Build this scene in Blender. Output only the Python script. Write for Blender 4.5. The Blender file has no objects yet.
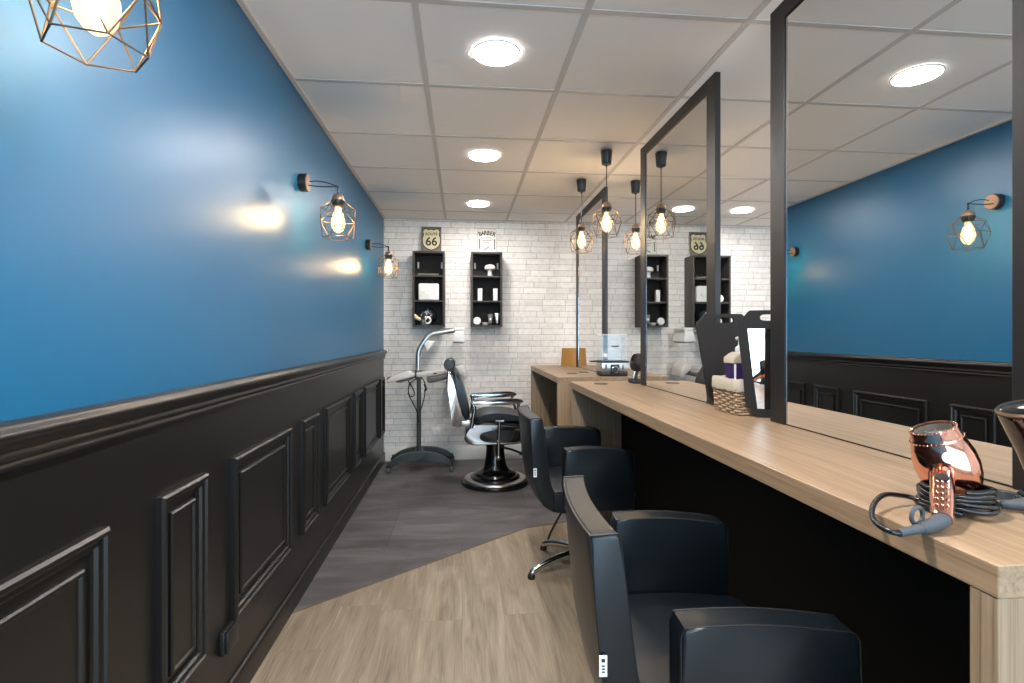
import bpy, bmesh, math, random
from mathutils import Vector, Matrix
from math import sin, cos, pi, radians

random.seed(7)
C = bpy.context.scene
COL = C.collection
CAMZ = 1.232
CEIL = 2.37

# ------------------------------------------------------------------ materials
def new_mat(name):
    m = bpy.data.materials.new(name); m.use_nodes = True
    nt = m.node_tree; b = nt.nodes['Principled BSDF']
    return m, nt, b

def lin(r, g, b):
    f = lambda c: (c / 255 / 12.92) if c / 255 <= .04045 else ((c / 255 + .055) / 1.055) ** 2.4
    return (f(r), f(g), f(b), 1)

def mat(name, col, rough=.5, metal=0, spec=.5, bump=0, bscale=200, coat=0, coat_rough=.1, var=0, vscale=4):
    m, nt, b = new_mat(name)
    b.inputs['Base Color'].default_value = col
    b.inputs['Roughness'].default_value = rough
    b.inputs['Metallic'].default_value = metal
    b.inputs['Specular IOR Level'].default_value = spec
    b.inputs['Coat Weight'].default_value = coat
    b.inputs['Coat Roughness'].default_value = coat_rough
    tc = nt.nodes.new('ShaderNodeTexCoord')
    if bump:
        n = nt.nodes.new('ShaderNodeTexNoise'); n.inputs['Scale'].default_value = bscale
        n.inputs['Detail'].default_value = 4
        bp = nt.nodes.new('ShaderNodeBump'); bp.inputs['Strength'].default_value = bump
        bp.inputs['Distance'].default_value = .002
        nt.links.new(tc.outputs['Object'], n.inputs['Vector'])
        nt.links.new(n.outputs['Fac'], bp.inputs['Height'])
        nt.links.new(bp.outputs['Normal'], b.inputs['Normal'])
    if var:
        n = nt.nodes.new('ShaderNodeTexNoise'); n.inputs['Scale'].default_value = vscale
        n.inputs['Detail'].default_value = 3
        mr = nt.nodes.new('ShaderNodeMapRange')
        mr.inputs['To Min'].default_value = 1 - var; mr.inputs['To Max'].default_value = 1 + var
        mx = nt.nodes.new('ShaderNodeVectorMath'); mx.operation = 'SCALE'
        mx.inputs[0].default_value = col[:3]
        nt.links.new(tc.outputs['Object'], n.inputs['Vector'])
        nt.links.new(n.outputs['Fac'], mr.inputs['Value'])
        nt.links.new(mr.outputs['Result'], mx.inputs['Scale'])
        nt.links.new(mx.outputs['Vector'], b.inputs['Base Color'])
    return m

def emit(name, col, strength):
    m, nt, b = new_mat(name)
    b.inputs['Base Color'].default_value = (.02, .02, .02, 1)
    b.inputs['Emission Color'].default_value = col
    b.inputs['Emission Strength'].default_value = strength
    return m

def glass(name, tint, gloss=.1, rough=.03, edge=.6):
    m, nt, b = new_mat(name)
    nt.nodes.remove(b)
    t = nt.nodes.new('ShaderNodeBsdfTransparent'); t.inputs['Color'].default_value = tint
    g = nt.nodes.new('ShaderNodeBsdfGlossy'); g.inputs['Roughness'].default_value = rough
    lw = nt.nodes.new('ShaderNodeLayerWeight'); lw.inputs['Blend'].default_value = .25
    ma = nt.nodes.new('ShaderNodeMath'); ma.operation = 'MULTIPLY_ADD'
    ma.inputs[1].default_value = edge; ma.inputs[2].default_value = gloss
    mx = nt.nodes.new('ShaderNodeMixShader')
    out = nt.nodes['Material Output']
    nt.links.new(lw.outputs['Facing'], ma.inputs[0]); nt.links.new(ma.outputs[0], mx.inputs['Fac'])
    nt.links.new(t.outputs[0], mx.inputs[1]); nt.links.new(g.outputs[0], mx.inputs[2])
    nt.links.new(mx.outputs[0], out.inputs['Surface'])
    return m

def ramp(nt, stops):
    r = nt.nodes.new('ShaderNodeValToRGB')
    while len(r.color_ramp.elements) > 1: r.color_ramp.elements.remove(r.color_ramp.elements[-1])
    r.color_ramp.elements[0].position = stops[0][0]; r.color_ramp.elements[0].color = stops[0][1]
    for p, c in stops[1:]:
        e = r.color_ramp.elements.new(p); e.color = c
    return r

def wood(name, c_dark, c_mid, c_light, grain, rough=.42, across=55, along=1.6, fine=260):
    """Veneer: streaks along axis `grain` (0,1,2)."""
    m, nt, b = new_mat(name)
    L = nt.links.new
    tc = nt.nodes.new('ShaderNodeTexCoord'); mp = nt.nodes.new('ShaderNodeMapping')
    s = [across] * 3; s[grain] = along; mp.inputs['Scale'].default_value = s
    L(tc.outputs['Object'], mp.inputs['Vector'])
    n1 = nt.nodes.new('ShaderNodeTexNoise'); n1.inputs['Scale'].default_value = 1
    n1.inputs['Detail'].default_value = 5; n1.inputs['Roughness'].default_value = .6
    n1.inputs['Distortion'].default_value = .6
    L(mp.outputs['Vector'], n1.inputs['Vector'])
    mp2 = nt.nodes.new('ShaderNodeMapping'); s2 = [fine] * 3; s2[grain] = 5
    mp2.inputs['Scale'].default_value = s2; L(tc.outputs['Object'], mp2.inputs['Vector'])
    n2 = nt.nodes.new('ShaderNodeTexNoise'); n2.inputs['Scale'].default_value = 1; n2.inputs['Detail'].default_value = 2
    L(mp2.outputs['Vector'], n2.inputs['Vector'])
    mx = nt.nodes.new('ShaderNodeMath'); mx.operation = 'MULTIPLY_ADD'; mx.inputs[1].default_value = .35
    ms = nt.nodes.new('ShaderNodeMath'); ms.operation = 'MULTIPLY'; ms.inputs[1].default_value = .65
    L(n1.outputs['Fac'], ms.inputs[0]); L(n2.outputs['Fac'], mx.inputs[0]); L(ms.outputs[0], mx.inputs[2])
    r = ramp(nt, [(.32, c_dark), (.48, c_mid), (.66, c_light)])
    L(mx.outputs[0], r.inputs['Fac']); L(r.outputs['Color'], b.inputs['Base Color'])
    b.inputs['Roughness'].default_value = rough
    bp = nt.nodes.new('ShaderNodeBump'); bp.inputs['Strength'].default_value = .12; bp.inputs['Distance'].default_value = .001
    L(mx.outputs[0], bp.inputs['Height']); L(bp.outputs['Normal'], b.inputs['Normal'])
    return m

def brick_nodes(nt, coord_xy, bw, rh, mortar, jitter):
    """rows along u with a random shift per row; returns the Brick node."""
    L = nt.links.new
    tc = nt.nodes.new('ShaderNodeTexCoord'); sp = nt.nodes.new('ShaderNodeSeparateXYZ')
    L(tc.outputs['Object'], sp.inputs[0])
    u, v = sp.outputs[coord_xy[0]], sp.outputs[coord_xy[1]]
    dv = nt.nodes.new('ShaderNodeMath'); dv.operation = 'DIVIDE'; dv.inputs[1].default_value = rh; L(v, dv.inputs[0])
    fl = nt.nodes.new('ShaderNodeMath'); fl.operation = 'FLOOR'; L(dv.outputs[0], fl.inputs[0])
    wn = nt.nodes.new('ShaderNodeTexWhiteNoise'); wn.noise_dimensions = '1D'; L(fl.outputs[0], wn.inputs['W'])
    ad = nt.nodes.new('ShaderNodeMath'); ad.operation = 'MULTIPLY_ADD'; ad.inputs[1].default_value = jitter
    L(wn.outputs['Value'], ad.inputs[0]); L(u, ad.inputs[2])
    cb = nt.nodes.new('ShaderNodeCombineXYZ'); L(ad.outputs[0], cb.inputs[0]); L(v, cb.inputs[1])
    br = nt.nodes.new('ShaderNodeTexBrick')
    br.offset = 0; br.inputs['Scale'].default_value = 1
    br.inputs['Brick Width'].default_value = bw; br.inputs['Row Height'].default_value = rh
    br.inputs['Mortar Size'].default_value = mortar; br.inputs['Mortar Smooth'].default_value = .3
    L(cb.outputs[0], br.inputs['Vector'])
    return br, tc, cb

def brick_wall():
    m, nt, b = new_mat('white_painted_brick'); L = nt.links.new
    br, tc, cb = brick_nodes(nt, (0, 2), .235, .0588, .0024, .47)
    br.inputs['Color1'].default_value = lin(240, 237, 232); br.inputs['Color2'].default_value = lin(226, 222, 216)
    br.inputs['Mortar'].default_value = lin(172, 168, 163)
    n = nt.nodes.new('ShaderNodeTexNoise'); n.inputs['Scale'].default_value = 28; n.inputs['Detail'].default_value = 6
    L(tc.outputs['Object'], n.inputs['Vector'])
    r = ramp(nt, [(.3, (.86, .85, .84, 1)), (.55, (1, 1, 1, 1))]); L(n.outputs['Fac'], r.inputs['Fac'])
    mx = nt.nodes.new('ShaderNodeMix'); mx.data_type = 'RGBA'; mx.blend_type = 'MULTIPLY'; mx.inputs[0].default_value = .9
    L(br.outputs['Color'], mx.inputs[6]); L(r.outputs['Color'], mx.inputs[7]); L(mx.outputs[2], b.inputs['Base Color'])
    mm = nt.nodes.new('ShaderNodeMath'); mm.operation = 'MULTIPLY_ADD'; mm.inputs[1].default_value = -1.0
    ns = nt.nodes.new('ShaderNodeMath'); ns.operation = 'MULTIPLY'; ns.inputs[1].default_value = .5
    L(n.outputs['Fac'], ns.inputs[0]); L(br.outputs['Fac'], mm.inputs[0]); L(ns.outputs[0], mm.inputs[2])
    bp = nt.nodes.new('ShaderNodeBump'); bp.inputs['Strength'].default_value = .5; bp.inputs['Distance'].default_value = .004
    L(mm.outputs[0], bp.inputs['Height']); L(bp.outputs['Normal'], b.inputs['Normal'])
    b.inputs['Roughness'].default_value = .75
    return m

def floor_oak():
    m, nt, b = new_mat('light_oak_planks'); L = nt.links.new
    br, tc, cb = brick_nodes(nt, (1, 0), 1.22, .183, .0012, 1.22)
    br.inputs['Color1'].default_value = (1, 1, 1, 1); br.inputs['Color2'].default_value = (0, 0, 0, 1)
    br.inputs['Mortar'].default_value = (.5, .5, .5, 1)
    # per-plank value -> shift the grain lookup
    sc = nt.nodes.new('ShaderNodeVectorMath'); sc.operation = 'SCALE'; sc.inputs['Scale'].default_value = 13
    L(br.outputs['Color'], sc.inputs[0])
    ad = nt.nodes.new('ShaderNodeVectorMath'); ad.operation = 'ADD'
    L(tc.outputs['Object'], ad.inputs[0]); L(sc.outputs['Vector'], ad.inputs[1])
    mp = nt.nodes.new('ShaderNodeMapping'); mp.inputs['Scale'].default_value = (11, 1.3, 1); L(ad.outputs['Vector'], mp.inputs['Vector'])
    n1 = nt.nodes.new('ShaderNodeTexNoise'); n1.inputs['Scale'].default_value = 1; n1.inputs['Detail'].default_value = 6
    n1.inputs['Roughness'].default_value = .62; n1.inputs['Distortion'].default_value = 1.4
    L(mp.outputs['Vector'], n1.inputs['Vector'])
    mp2 = nt.nodes.new('ShaderNodeMapping'); mp2.inputs['Scale'].default_value = (170, 6, 1); L(ad.outputs['Vector'], mp2.inputs['Vector'])
    n2 = nt.nodes.new('ShaderNodeTexNoise'); n2.inputs['Scale'].default_value = 1; n2.inputs['Detail'].default_value = 3
    L(mp2.outputs['Vector'], n2.inputs['Vector'])
    w = nt.nodes.new('ShaderNodeMath'); w.operation = 'MULTIPLY_ADD'; w.inputs[1].default_value = .3
    w1 = nt.nodes.new('ShaderNodeMath'); w1.operation = 'MULTIPLY'; w1.inputs[1].default_value = .7
    L(n1.outputs['Fac'], w1.inputs[0]); L(n2.outputs['Fac'], w.inputs[0]); L(w1.outputs[0], w.inputs[2])
    r = ramp(nt, [(.3, lin(94, 82, 67)), (.44, lin(132, 118, 99)), (.57, lin(151, 137, 116)), (.72, lin(176, 163, 142))])
    L(w.outputs[0], r.inputs['Fac'])
    pr = ramp(nt, [(0, (.88, .87, .86, 1)), (1, (1.0, 1.0, 1.0, 1))]); L(br.outputs['Color'], pr.inputs['Fac'])
    mx = nt.nodes.new('ShaderNodeMix'); mx.data_type = 'RGBA'; mx.blend_type = 'MULTIPLY'; mx.inputs[0].default_value = 1
    L(r.outputs['Color'], mx.inputs[6]); L(pr.outputs['Color'], mx.inputs[7])
    mj = nt.nodes.new('ShaderNodeMix'); mj.data_type = 'RGBA'; L(br.outputs['Fac'], mj.inputs[0])
    L(mx.outputs[2], mj.inputs[6]); mj.inputs[7].default_value = lin(126, 111, 90)
    L(mj.outputs[2], b.inputs['Base Color'])
    b.inputs['Roughness'].default_value = .48
    bp = nt.nodes.new('ShaderNodeBump'); bp.inputs['Strength'].default_value = .1; bp.inputs['Distance'].default_value = .002
    L(w.outputs[0], bp.inputs['Height']); L(bp.outputs['Normal'], b.inputs['Normal'])
    return m

def floor_slate():
    m, nt, b = new_mat('dark_slate_vinyl'); L = nt.links.new
    br, tc, cb = brick_nodes(nt, (0, 1), 1.2, .61, .0015, .8)
    br.inputs['Color1'].default_value = (1, 1, 1, 1); br.inputs['Color2'].default_value = (0, 0, 0, 1)
    mp = nt.nodes.new('ShaderNodeMapping'); mp.inputs['Scale'].default_value = (1.2, 4.5, 1); L(tc.outputs['Object'], mp.inputs['Vector'])
    n1 = nt.nodes.new('ShaderNodeTexNoise'); n1.inputs['Scale'].default_value = 1.4; n1.inputs['Detail'].default_value = 6
    n1.inputs['Roughness'].default_value = .65; n1.inputs['Distortion'].default_value = .8
    L(mp.outputs['Vector'], n1.inputs['Vector'])
    r = ramp(nt, [(.3, lin(72, 69, 70)), (.5, lin(90, 87, 88)), (.7, lin(112, 109, 110))]); L(n1.outputs['Fac'], r.inputs['Fac'])
    pr = ramp(nt, [(0, (.8, .79, .79, 1)), (1, (1.05, 1.05, 1.06, 1))]); L(br.outputs['Color'], pr.inputs['Fac'])
    mx = nt.nodes.new('ShaderNodeMix'); mx.data_type = 'RGBA'; mx.blend_type = 'MULTIPLY'; mx.inputs[0].default_value = 1
    L(r.outputs['Color'], mx.inputs[6]); L(pr.outputs['Color'], mx.inputs[7])
    mj = nt.nodes.new('ShaderNodeMix'); mj.data_type = 'RGBA'; L(br.outputs['Fac'], mj.inputs[0])
    L(mx.outputs[2], mj.inputs[6]); mj.inputs[7].default_value = lin(52, 48, 48)
    L(mj.outputs[2], b.inputs['Base Color'])
    b.inputs['Roughness'].default_value = .5
    return m

M = {}
M['blue'] = mat('blue_satin_paint', lin(19, 91, 129), .37, spec=.55, bump=.05, bscale=60, var=.03, vscale=2)
M['blackwall'] = mat('black_satin_paint', lin(19, 18, 17), .36, spec=.5, bump=.03, bscale=80, var=.05)
M['white'] = mat('white_paint', lin(226, 224, 220), .6, bump=.04)
M['tile'] = mat('ceiling_tile_white', lin(245, 238, 233), .85, bump=.12, bscale=350, var=.02)
M['grid'] = mat('ceiling_grid_white', lin(206, 199, 193), .6, var=.02)
M['brick'] = brick_wall()
M['oak'] = floor_oak()
M['slate'] = floor_slate()
M['skirt'] = mat('white_skirting', lin(228, 226, 220), .45, var=.02)
M['desk_y'] = wood('pale_oak_veneer_lengthwise', lin(120, 98, 74), lin(147, 122, 95), lin(166, 141, 113), 1)
M['desk_z'] = wood('pale_oak_veneer_upright', lin(124, 103, 80), lin(149, 127, 101), lin(168, 145, 119), 2)
M['desk_x'] = wood('pale_oak_veneer_crosswise', lin(120, 98, 74), lin(147, 122, 95), lin(166, 141, 113), 0)
M['deskblack'] = mat('matt_black_board', lin(12, 11, 11), .7, spec=.2, var=.05)
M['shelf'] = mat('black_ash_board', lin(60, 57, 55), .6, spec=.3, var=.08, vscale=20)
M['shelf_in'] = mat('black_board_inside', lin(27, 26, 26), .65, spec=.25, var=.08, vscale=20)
M['frame'] = mat('black_lacquered_frame', lin(20, 18, 17), .45, spec=.5, var=.04)
M['board'] = mat('dull_black_laminate', lin(34, 31, 30), .62, spec=.25, var=.05)
M['leather'] = mat('black_leather', lin(12, 20, 25), .36, spec=.5, bump=.12, bscale=420, var=.08, vscale=7)
M['seam'] = mat('black_seam', lin(16, 16, 17), .5, var=.05)
M['chrome'] = mat('polished_chrome', (.62, .62, .62, 1), .1, 1, var=.02)
M['steel'] = mat('brushed_steel', (.6, .6, .58, 1), .28, 1, var=.04)
M['copper'] = mat('polished_copper', lin(226, 162, 138), .1, 1, var=.02)
M['brass'] = mat('aged_brass_wire', lin(96, 80, 64), .45, .9, var=.06)
M['coppercap'] = mat('rose_copper_cap', lin(150, 122, 102), .4, .6, var=.04)
M['black'] = mat('black_plastic', lin(28, 27, 27), .42, var=.05)
M['gloss'] = mat('gloss_black_enamel', lin(12, 11, 11), .14, coat=.6, coat_rough=.05, var=.03)
M['rubber'] = mat('grey_rubber', lin(62, 68, 74), .55, var=.05)
M['cord'] = mat('black_cord', lin(22, 22, 24), .27, var=.05)
M['grey'] = mat('grey_plastic', lin(205, 203, 198), .4, var=.04)
M['dgrey'] = mat('dark_grey_plastic', lin(104, 101, 96), .5, var=.04)
M['greymetal'] = mat('grey_green_metal', lin(72, 78, 77), .4, .35, var=.05)
M['lwhite'] = mat('glossy_white_plastic', lin(228, 228, 226), .3, var=.02)
M['cream'] = mat('cream_bristle', lin(226, 212, 176), .8, bump=.3, var=.05)
M['wicker'] = mat('natural_wicker', lin(158, 134, 106), .7, bump=.3, bscale=120, var=.22, vscale=90)
M['linen'] = mat('natural_linen', lin(178, 168, 150), .9, bump=.35, bscale=260, var=.05)
M['purple'] = mat('dark_purple_plastic', lin(48, 26, 78), .35, var=.04)
M['amber'] = mat('golden_brown_board', lin(166, 120, 52), .5, var=.08, vscale=12)
M['acrylic'] = glass('clear_acrylic', (.95, .96, .96, 1), .015, .06, .2)
M['bulbglass'] = glass('amber_bulb_glass', (1, .90, .68, 1), .04)
nt = M['bulbglass'].node_tree
e_ = nt.nodes.new('ShaderNodeEmission'); e_.inputs['Color'].default_value = (1, .74, .40, 1); e_.inputs['Strength'].default_value = .8
a_ = nt.nodes.new('ShaderNodeAddShader'); o_ = nt.nodes['Material Output']
nt.links.new(o_.inputs['Surface'].links[0].from_socket, a_.inputs[0]); nt.links.new(e_.outputs[0], a_.inputs[1]); nt.links.new(a_.outputs[0], o_.inputs['Surface'])
M['filament'] = emit('glowing_filament', (1, .76, .48, 1), 205)
M['led'] = emit('led_diffuser', (1, .94, .895, 1), 175)
M['signsteel'] = mat('weathered_grey_tin', lin(104, 98, 90), .55, .2, var=.3, vscale=25)
M['signcream'] = mat('weathered_cream_enamel', lin(206, 196, 160), .55, var=.12, vscale=30)
M['signwhite'] = mat('off_white_enamel', lin(222, 219, 208), .5, var=.05, vscale=30)
M['ink'] = mat('dark_print', lin(34, 31, 28), .6, var=.05)
M['tagwhite'] = mat('white_woven_tag', lin(232, 234, 236), .6, var=.02)
m, nt, b = new_mat('mirror_glass'); M['mirror'] = m
b.inputs['Base Color'].default_value = (.9, .91, .9, 1); b.inputs['Metallic'].default_value = 1; b.inputs['Roughness'].default_value = .004
M['glassedge'] = mat('bright_glass_edge', lin(150, 168, 160), .2, var=.03)

# ------------------------------------------------------------------ mesh builder
WM = {}          # world matrix of every root

class MB:
    def __init__(s): s.bm = bmesh.new(); s.mi = 0
    def _mark(s, faces):
        for f in faces: f.material_index = s.mi
    def box(s, x0, x1, y0, y1, z0, z1, bev=0, seg=2, mtx=None):
        r = bmesh.ops.create_cube(s.bm, size=1)
        vs = r['verts']
        T = Matrix.Translation(((x0 + x1) / 2, (y0 + y1) / 2, (z0 + z1) / 2)) @ Matrix.Diagonal((abs(x1 - x0), abs(y1 - y0), abs(z1 - z0), 1))
        bmesh.ops.transform(s.bm, matrix=T, verts=vs)
        fs = set(f for v in vs for f in v.link_faces)
        s._mark(fs)
        if bev:
            es = list(set(e for v in vs for e in v.link_edges))
            g = bmesh.ops.bevel(s.bm, geom=es, offset=bev, segments=seg, profile=.5, affect='EDGES')
            s._mark(g['faces'])
            vs = list(set(v for f in list(fs) + g['faces'] if f.is_valid for v in f.verts))
        if mtx is not None: bmesh.ops.transform(s.bm, matrix=mtx, verts=vs)
        return s
    def cyl(s, p0, p1, r0, r1=None, seg=24, caps=True):
        p0, p1 = Vector(p0), Vector(p1); r1 = r0 if r1 is None else r1
        d = p1 - p0; q = d.to_track_quat('Z', 'Y').to_matrix().to_4x4()
        r = bmesh.ops.create_cone(s.bm, cap_ends=caps, segments=seg, radius1=r0, radius2=r1, depth=d.length)
        bmesh.ops.transform(s.bm, matrix=Matrix.Translation((p0 + p1) / 2) @ q, verts=r['verts'])
        s._mark(set(f for v in r['verts'] for f in v.link_faces))
        return s
    def sph(s, c, r, seg=16, scale=(1, 1, 1)):
        q = bmesh.ops.create_uvsphere(s.bm, u_segments=seg, v_segments=max(6, seg // 2), radius=r)
        bmesh.ops.transform(s.bm, matrix=Matrix.Translation(c) @ Matrix.Diagonal((*scale, 1)), verts=q['verts'])
        s._mark(set(f for v in q['verts'] for f in v.link_faces))
        return s
    def lathe(s, prof, c=(0, 0, 0), axis=(0, 0, 1), seg=32, close=False):
        """prof: list of (r, t) along axis."""
        q = Vector(axis).normalized().to_track_quat('Z', 'Y').to_matrix().to_4x4()
        T = Matrix.Translation(c) @ q
        rings = []
        for r, t in prof:
            if r < 1e-6: rings.append([s.bm.verts.new(T @ Vector((0, 0, t)))])
            else: rings.append([s.bm.verts.new(T @ Vector((r * cos(2 * pi * k / seg), r * sin(2 * pi * k / seg), t))) for k in range(seg)])
        fs = []
        pairs = list(zip(rings, rings[1:]))
        if close: pairs.append((rings[-1], rings[0]))
        for a, b in pairs:
            for k in range(seg):
                k2 = (k + 1) % seg
                if len(a) == 1 and len(b) == 1: continue
                if len(a) == 1: fs.append(s.bm.faces.new((a[0], b[k2], b[k])))
                elif len(b) == 1: fs.append(s.bm.faces.new((a[k], a[k2], b[0])))
                else: fs.append(s.bm.faces.new((a[k], a[k2], b[k2], b[k])))
        s._mark(fs)
        return s
    def tube(s, pts, r, seg=10, closed=False, smooth=0):
        pts = [Vector(p) for p in pts]
        for _ in range(smooth):
            n = []
            if closed:
                for a, b in zip(pts, pts[1:] + pts[:1]): n += [a * .75 + b * .25, a * .25 + b * .75]
            else:
                n = [pts[0]]
                for a, b in zip(pts, pts[1:]): n += [a * .75 + b * .25, a * .25 + b * .75]
                n.append(pts[-1])
            pts = n
        N = len(pts); rr = r if callable(r) else (lambda t: r)
        rings = []; prev = None
        for i, p in enumerate(pts):
            if closed: d = pts[(i + 1) % N] - pts[i - 1]
            else: d = pts[min(i + 1, N - 1)] - pts[max(i - 1, 0)]
            d.normalize()
            if prev is None:
                n = d.orthogonal().normalized()
            else:
                n = (prev - d * prev.dot(d))
                n = n.normalized() if n.length > 1e-6 else d.orthogonal().normalized()
            prev = n; bn = d.cross(n); R = rr(i / max(1, N - 1))
            rings.append([s.bm.verts.new(p + (n * cos(2 * pi * k / seg) + bn * sin(2 * pi * k / seg)) * R) for k in range(seg)])
        fs = []
        pr = list(zip(rings, rings[1:]))
        if closed: pr.append((rings[-1], rings[0]))
        for a, b in pr:
            for k in range(seg): fs.append(s.bm.faces.new((a[k], a[(k + 1) % seg], b[(k + 1) % seg], b[k])))
        if not closed:
            fs.append(s.bm.faces.new(rings[0][::-1])); fs.append(s.bm.faces.new(rings[-1]))
        s._mark(fs)
        return s
    def prism(s, poly, axis, a, b, bev=0, seg=2, fn=None, div=1):
        """extrude a 2-D polygon along axis from a to b; poly in the two other axes in order."""
        def P(p, t):
            return Vector((t, p[0], p[1]) if axis == 0 else (p[0], t, p[1]) if axis == 1 else (p[0], p[1], t))
        rings = []
        for k in range(div + 1):
            t = a + (b - a) * k / div
            rings.append([s.bm.verts.new(P(p, t)) for p in poly])
        n = len(poly); fs = []
        for A, B in zip(rings, rings[1:]):
            for k in range(n): fs.append(s.bm.faces.new((A[k], A[(k + 1) % n], B[(k + 1) % n], B[k])))
        fs.append(s.bm.faces.new(rings[0][::-1])); fs.append(s.bm.faces.new(rings[-1]))
        s._mark(fs)
        if fn:
            for R in rings:
                for v in R: v.co = fn(v.co)
        if bev:
            ring_e = []
            for R in (rings[0], rings[-1]):
                for k in range(n):
                    e = s.bm.edges.get((R[k], R[(k + 1) % n]))
                    if e: ring_e.append(e)
            g = bmesh.ops.bevel(s.bm, geom=ring_e, offset=bev, segments=seg, profile=.5, affect='EDGES')
            s._mark(g['faces'])
        return s
    def poly(s, pts):
        f = s.bm.faces.new([s.bm.verts.new(p) for p in pts]); f.material_index = s.mi; return s
    def merge_mesh(s, me, mtx):
        n0 = len(s.bm.verts); f0 = len(s.bm.faces)
        s.bm.from_mesh(me)
        s.bm.verts.ensure_lookup_table(); s.bm.faces.ensure_lookup_table()
        vs = [s.bm.verts[i] for i in range(n0, len(s.bm.verts))]
        bmesh.ops.transform(s.bm, matrix=mtx, verts=vs)
        for i in range(f0, len(s.bm.faces)): s.bm.faces[i].material_index = s.mi
        return s
    def build(s, name, mats, parent=None, base=None, smooth=38, normals=True):
        """vertices are in world space (or in the root's own space before it is placed)."""
        if normals: bmesh.ops.recalc_face_normals(s.bm, faces=s.bm.faces[:])
        me = bpy.data.meshes.new(name)
        root = parent
        while root is not None and root.parent is not None: root = root.parent
        if root is not None: s.bm.transform(WM[root.name].inverted())
        elif base is not None: s.bm.transform(Matrix.Translation(-Vector(base)))
        s.bm.to_mesh(me); s.bm.free()
        for m in (mats if isinstance(mats, (list, tuple)) else [mats]): me.materials.append(m)
        if smooth:
            me.shade_smooth(); me.set_sharp_from_angle(angle=radians(smooth))
        o = bpy.data.objects.new(name, me); COL.objects.link(o)
        if parent is not None: o.parent = parent
        elif base is not None: o.location = base
        if parent is None: WM[o.name] = Matrix.Translation(base or (0, 0, 0))
        return o

def tag(o, label, cat, group=None, kind=None):
    o['label'] = label; o['category'] = cat
    if group: o['group'] = group
    if kind: o['kind'] = kind
    return o

def thing(name, label, cat, loc=(0, 0, 0), rz=0, group=None):
    o = bpy.data.objects.new(name, None); COL.objects.link(o)
    o.empty_display_size = .05
    o.location = loc; o.rotation_euler = (0, 0, rz)
    WM[o.name] = Matrix.Translation(loc) @ Matrix.Rotation(rz, 4, 'Z')
    return tag(o, label, cat, group)

def dup(root, loc, rz, label, group=None):
    def cp(o, parent):
        c = o.copy(); COL.objects.link(c); c.parent = parent
        for ch in o.children: cp(ch, c)
        return c
    r = cp(root, None)
    r.location = loc; r.rotation_euler = (0, 0, rz); r['label'] = label
    if group: r['group'] = group
    WM[r.name] = Matrix.Translation(loc) @ Matrix.Rotation(rz, 4, 'Z')
    return r

def struct(o):
    o['kind'] = 'structure'; return o

def text_mesh(body, size, bold=.02):
    cu = bpy.data.curves.new('lettering', 'FONT'); cu.body = body; cu.size = size
    cu.align_x = 'CENTER'; cu.align_y = 'CENTER'; cu.extrude = .0006; cu.offset = size * bold; cu.resolution_u = 3
    to = bpy.data.objects.new('lettering', cu); COL.objects.link(to)
    dg = bpy.context.evaluated_depsgraph_get(); dg.update()
    me = bpy.data.meshes.new_from_object(to.evaluated_get(dg))
    bpy.data.objects.remove(to); bpy.data.curves.remove(cu)
    return me

# letters face -Y: font x -> X, font y -> Z, font z -> -Y
def face_front(x, y, z, tilt=0, roll=0, sx=1, sy=1):
    return (Matrix.Translation((x, y, z)) @ Matrix.Rotation(tilt, 4, 'X') @ Matrix.Rotation(pi / 2, 4, 'X')
            @ Matrix.Rotation(roll, 4, 'Z') @ Matrix.Diagonal((sx, sy, 1, 1)))

# ------------------------------------------------------------------ room shell
XL, XR, YB, YF = -.763, 3.55, 5.13, -2.3

# floor: light oak in front, dark slate behind an angled join
J = [(XL - .1, 2.275), (.405, 3.263), (.681, 3.342), (XR + .1, 4.16)]
mb = MB()
mb.poly([(XL - .1, YF - .1, 0), (XR + .1, YF - .1, 0), (J[3][0], J[3][1], 0), (J[2][0], J[2][1], 0), (J[1][0], J[1][1], 0), (J[0][0], J[0][1], 0)])
f1 = mb.build('floor', M['oak'], smooth=0); struct(f1)
mb = MB()
mb.poly([(J[0][0], J[0][1], 0), (J[1][0], J[1][1], 0), (J[2][0], J[2][1], 0), (J[3][0], J[3][1], 0), (XR + .1, YB + .1, 0), (XL - .1, YB + .1, 0)])
f2 = mb.build('floor', M['slate'], smooth=0); struct(f2)
# thin cover strip along the join
mb = MB()
for a, b_ in zip(J, J[1:]):
    d = Vector((b_[0] - a[0], b_[1] - a[1], 0)).normalized(); n = Vector((-d.y, d.x, 0)) * .004
    A = Vector((*a, 0)); B = Vector((*b_, 0))
    lo = [A - n, B - n, B + n, A + n]
    for q in (lo,):
        v = [mb.bm.verts.new(p) for p in q] + [mb.bm.verts.new(p + Vector((0, 0, .002))) for p in q]
        for f in ((4, 5, 6, 7), (0, 1, 5, 4), (1, 2, 6, 5), (2, 3, 7, 6), (3, 0, 4, 7)): mb.bm.faces.new([v[i] for i in f])
struct(mb.build('trim_1', mat('join_strip', lin(96, 84, 68), .5, var=.03), smooth=0))

# ceiling with exposed grid
GX = [-.762 + .6 * k for k in range(-1, 9)]
GY = [-2.42 + .6 * k for k in range(0, 14)]
mb = MB(); mb.box(XL - .1, XR + .1, YF - .1, YB + .1, CEIL + .004, CEIL + .08)
ceil = struct(mb.build('ceiling', M['tile'], smooth=0))
mb = MB()
for x in GX:
    if XL + .05 < x < XR: mb.box(x - .012, x + .012, YF, YB, CEIL + .001, CEIL + .006)
for y in GY:
    if YF < y < YB - .03: mb.box(XL, XR, y - .012, y + .012, CEIL + .0015, CEIL + .006)
mb.box(XL, XL + .02, YF, YB, CEIL - .004, CEIL + .004)
mb.box(XL, XR, YB - .02, YB, CEIL - .004, CEIL + .004)
g = mb.build('ceiling_grid', M['grid'], ceil, smooth=0)

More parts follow.
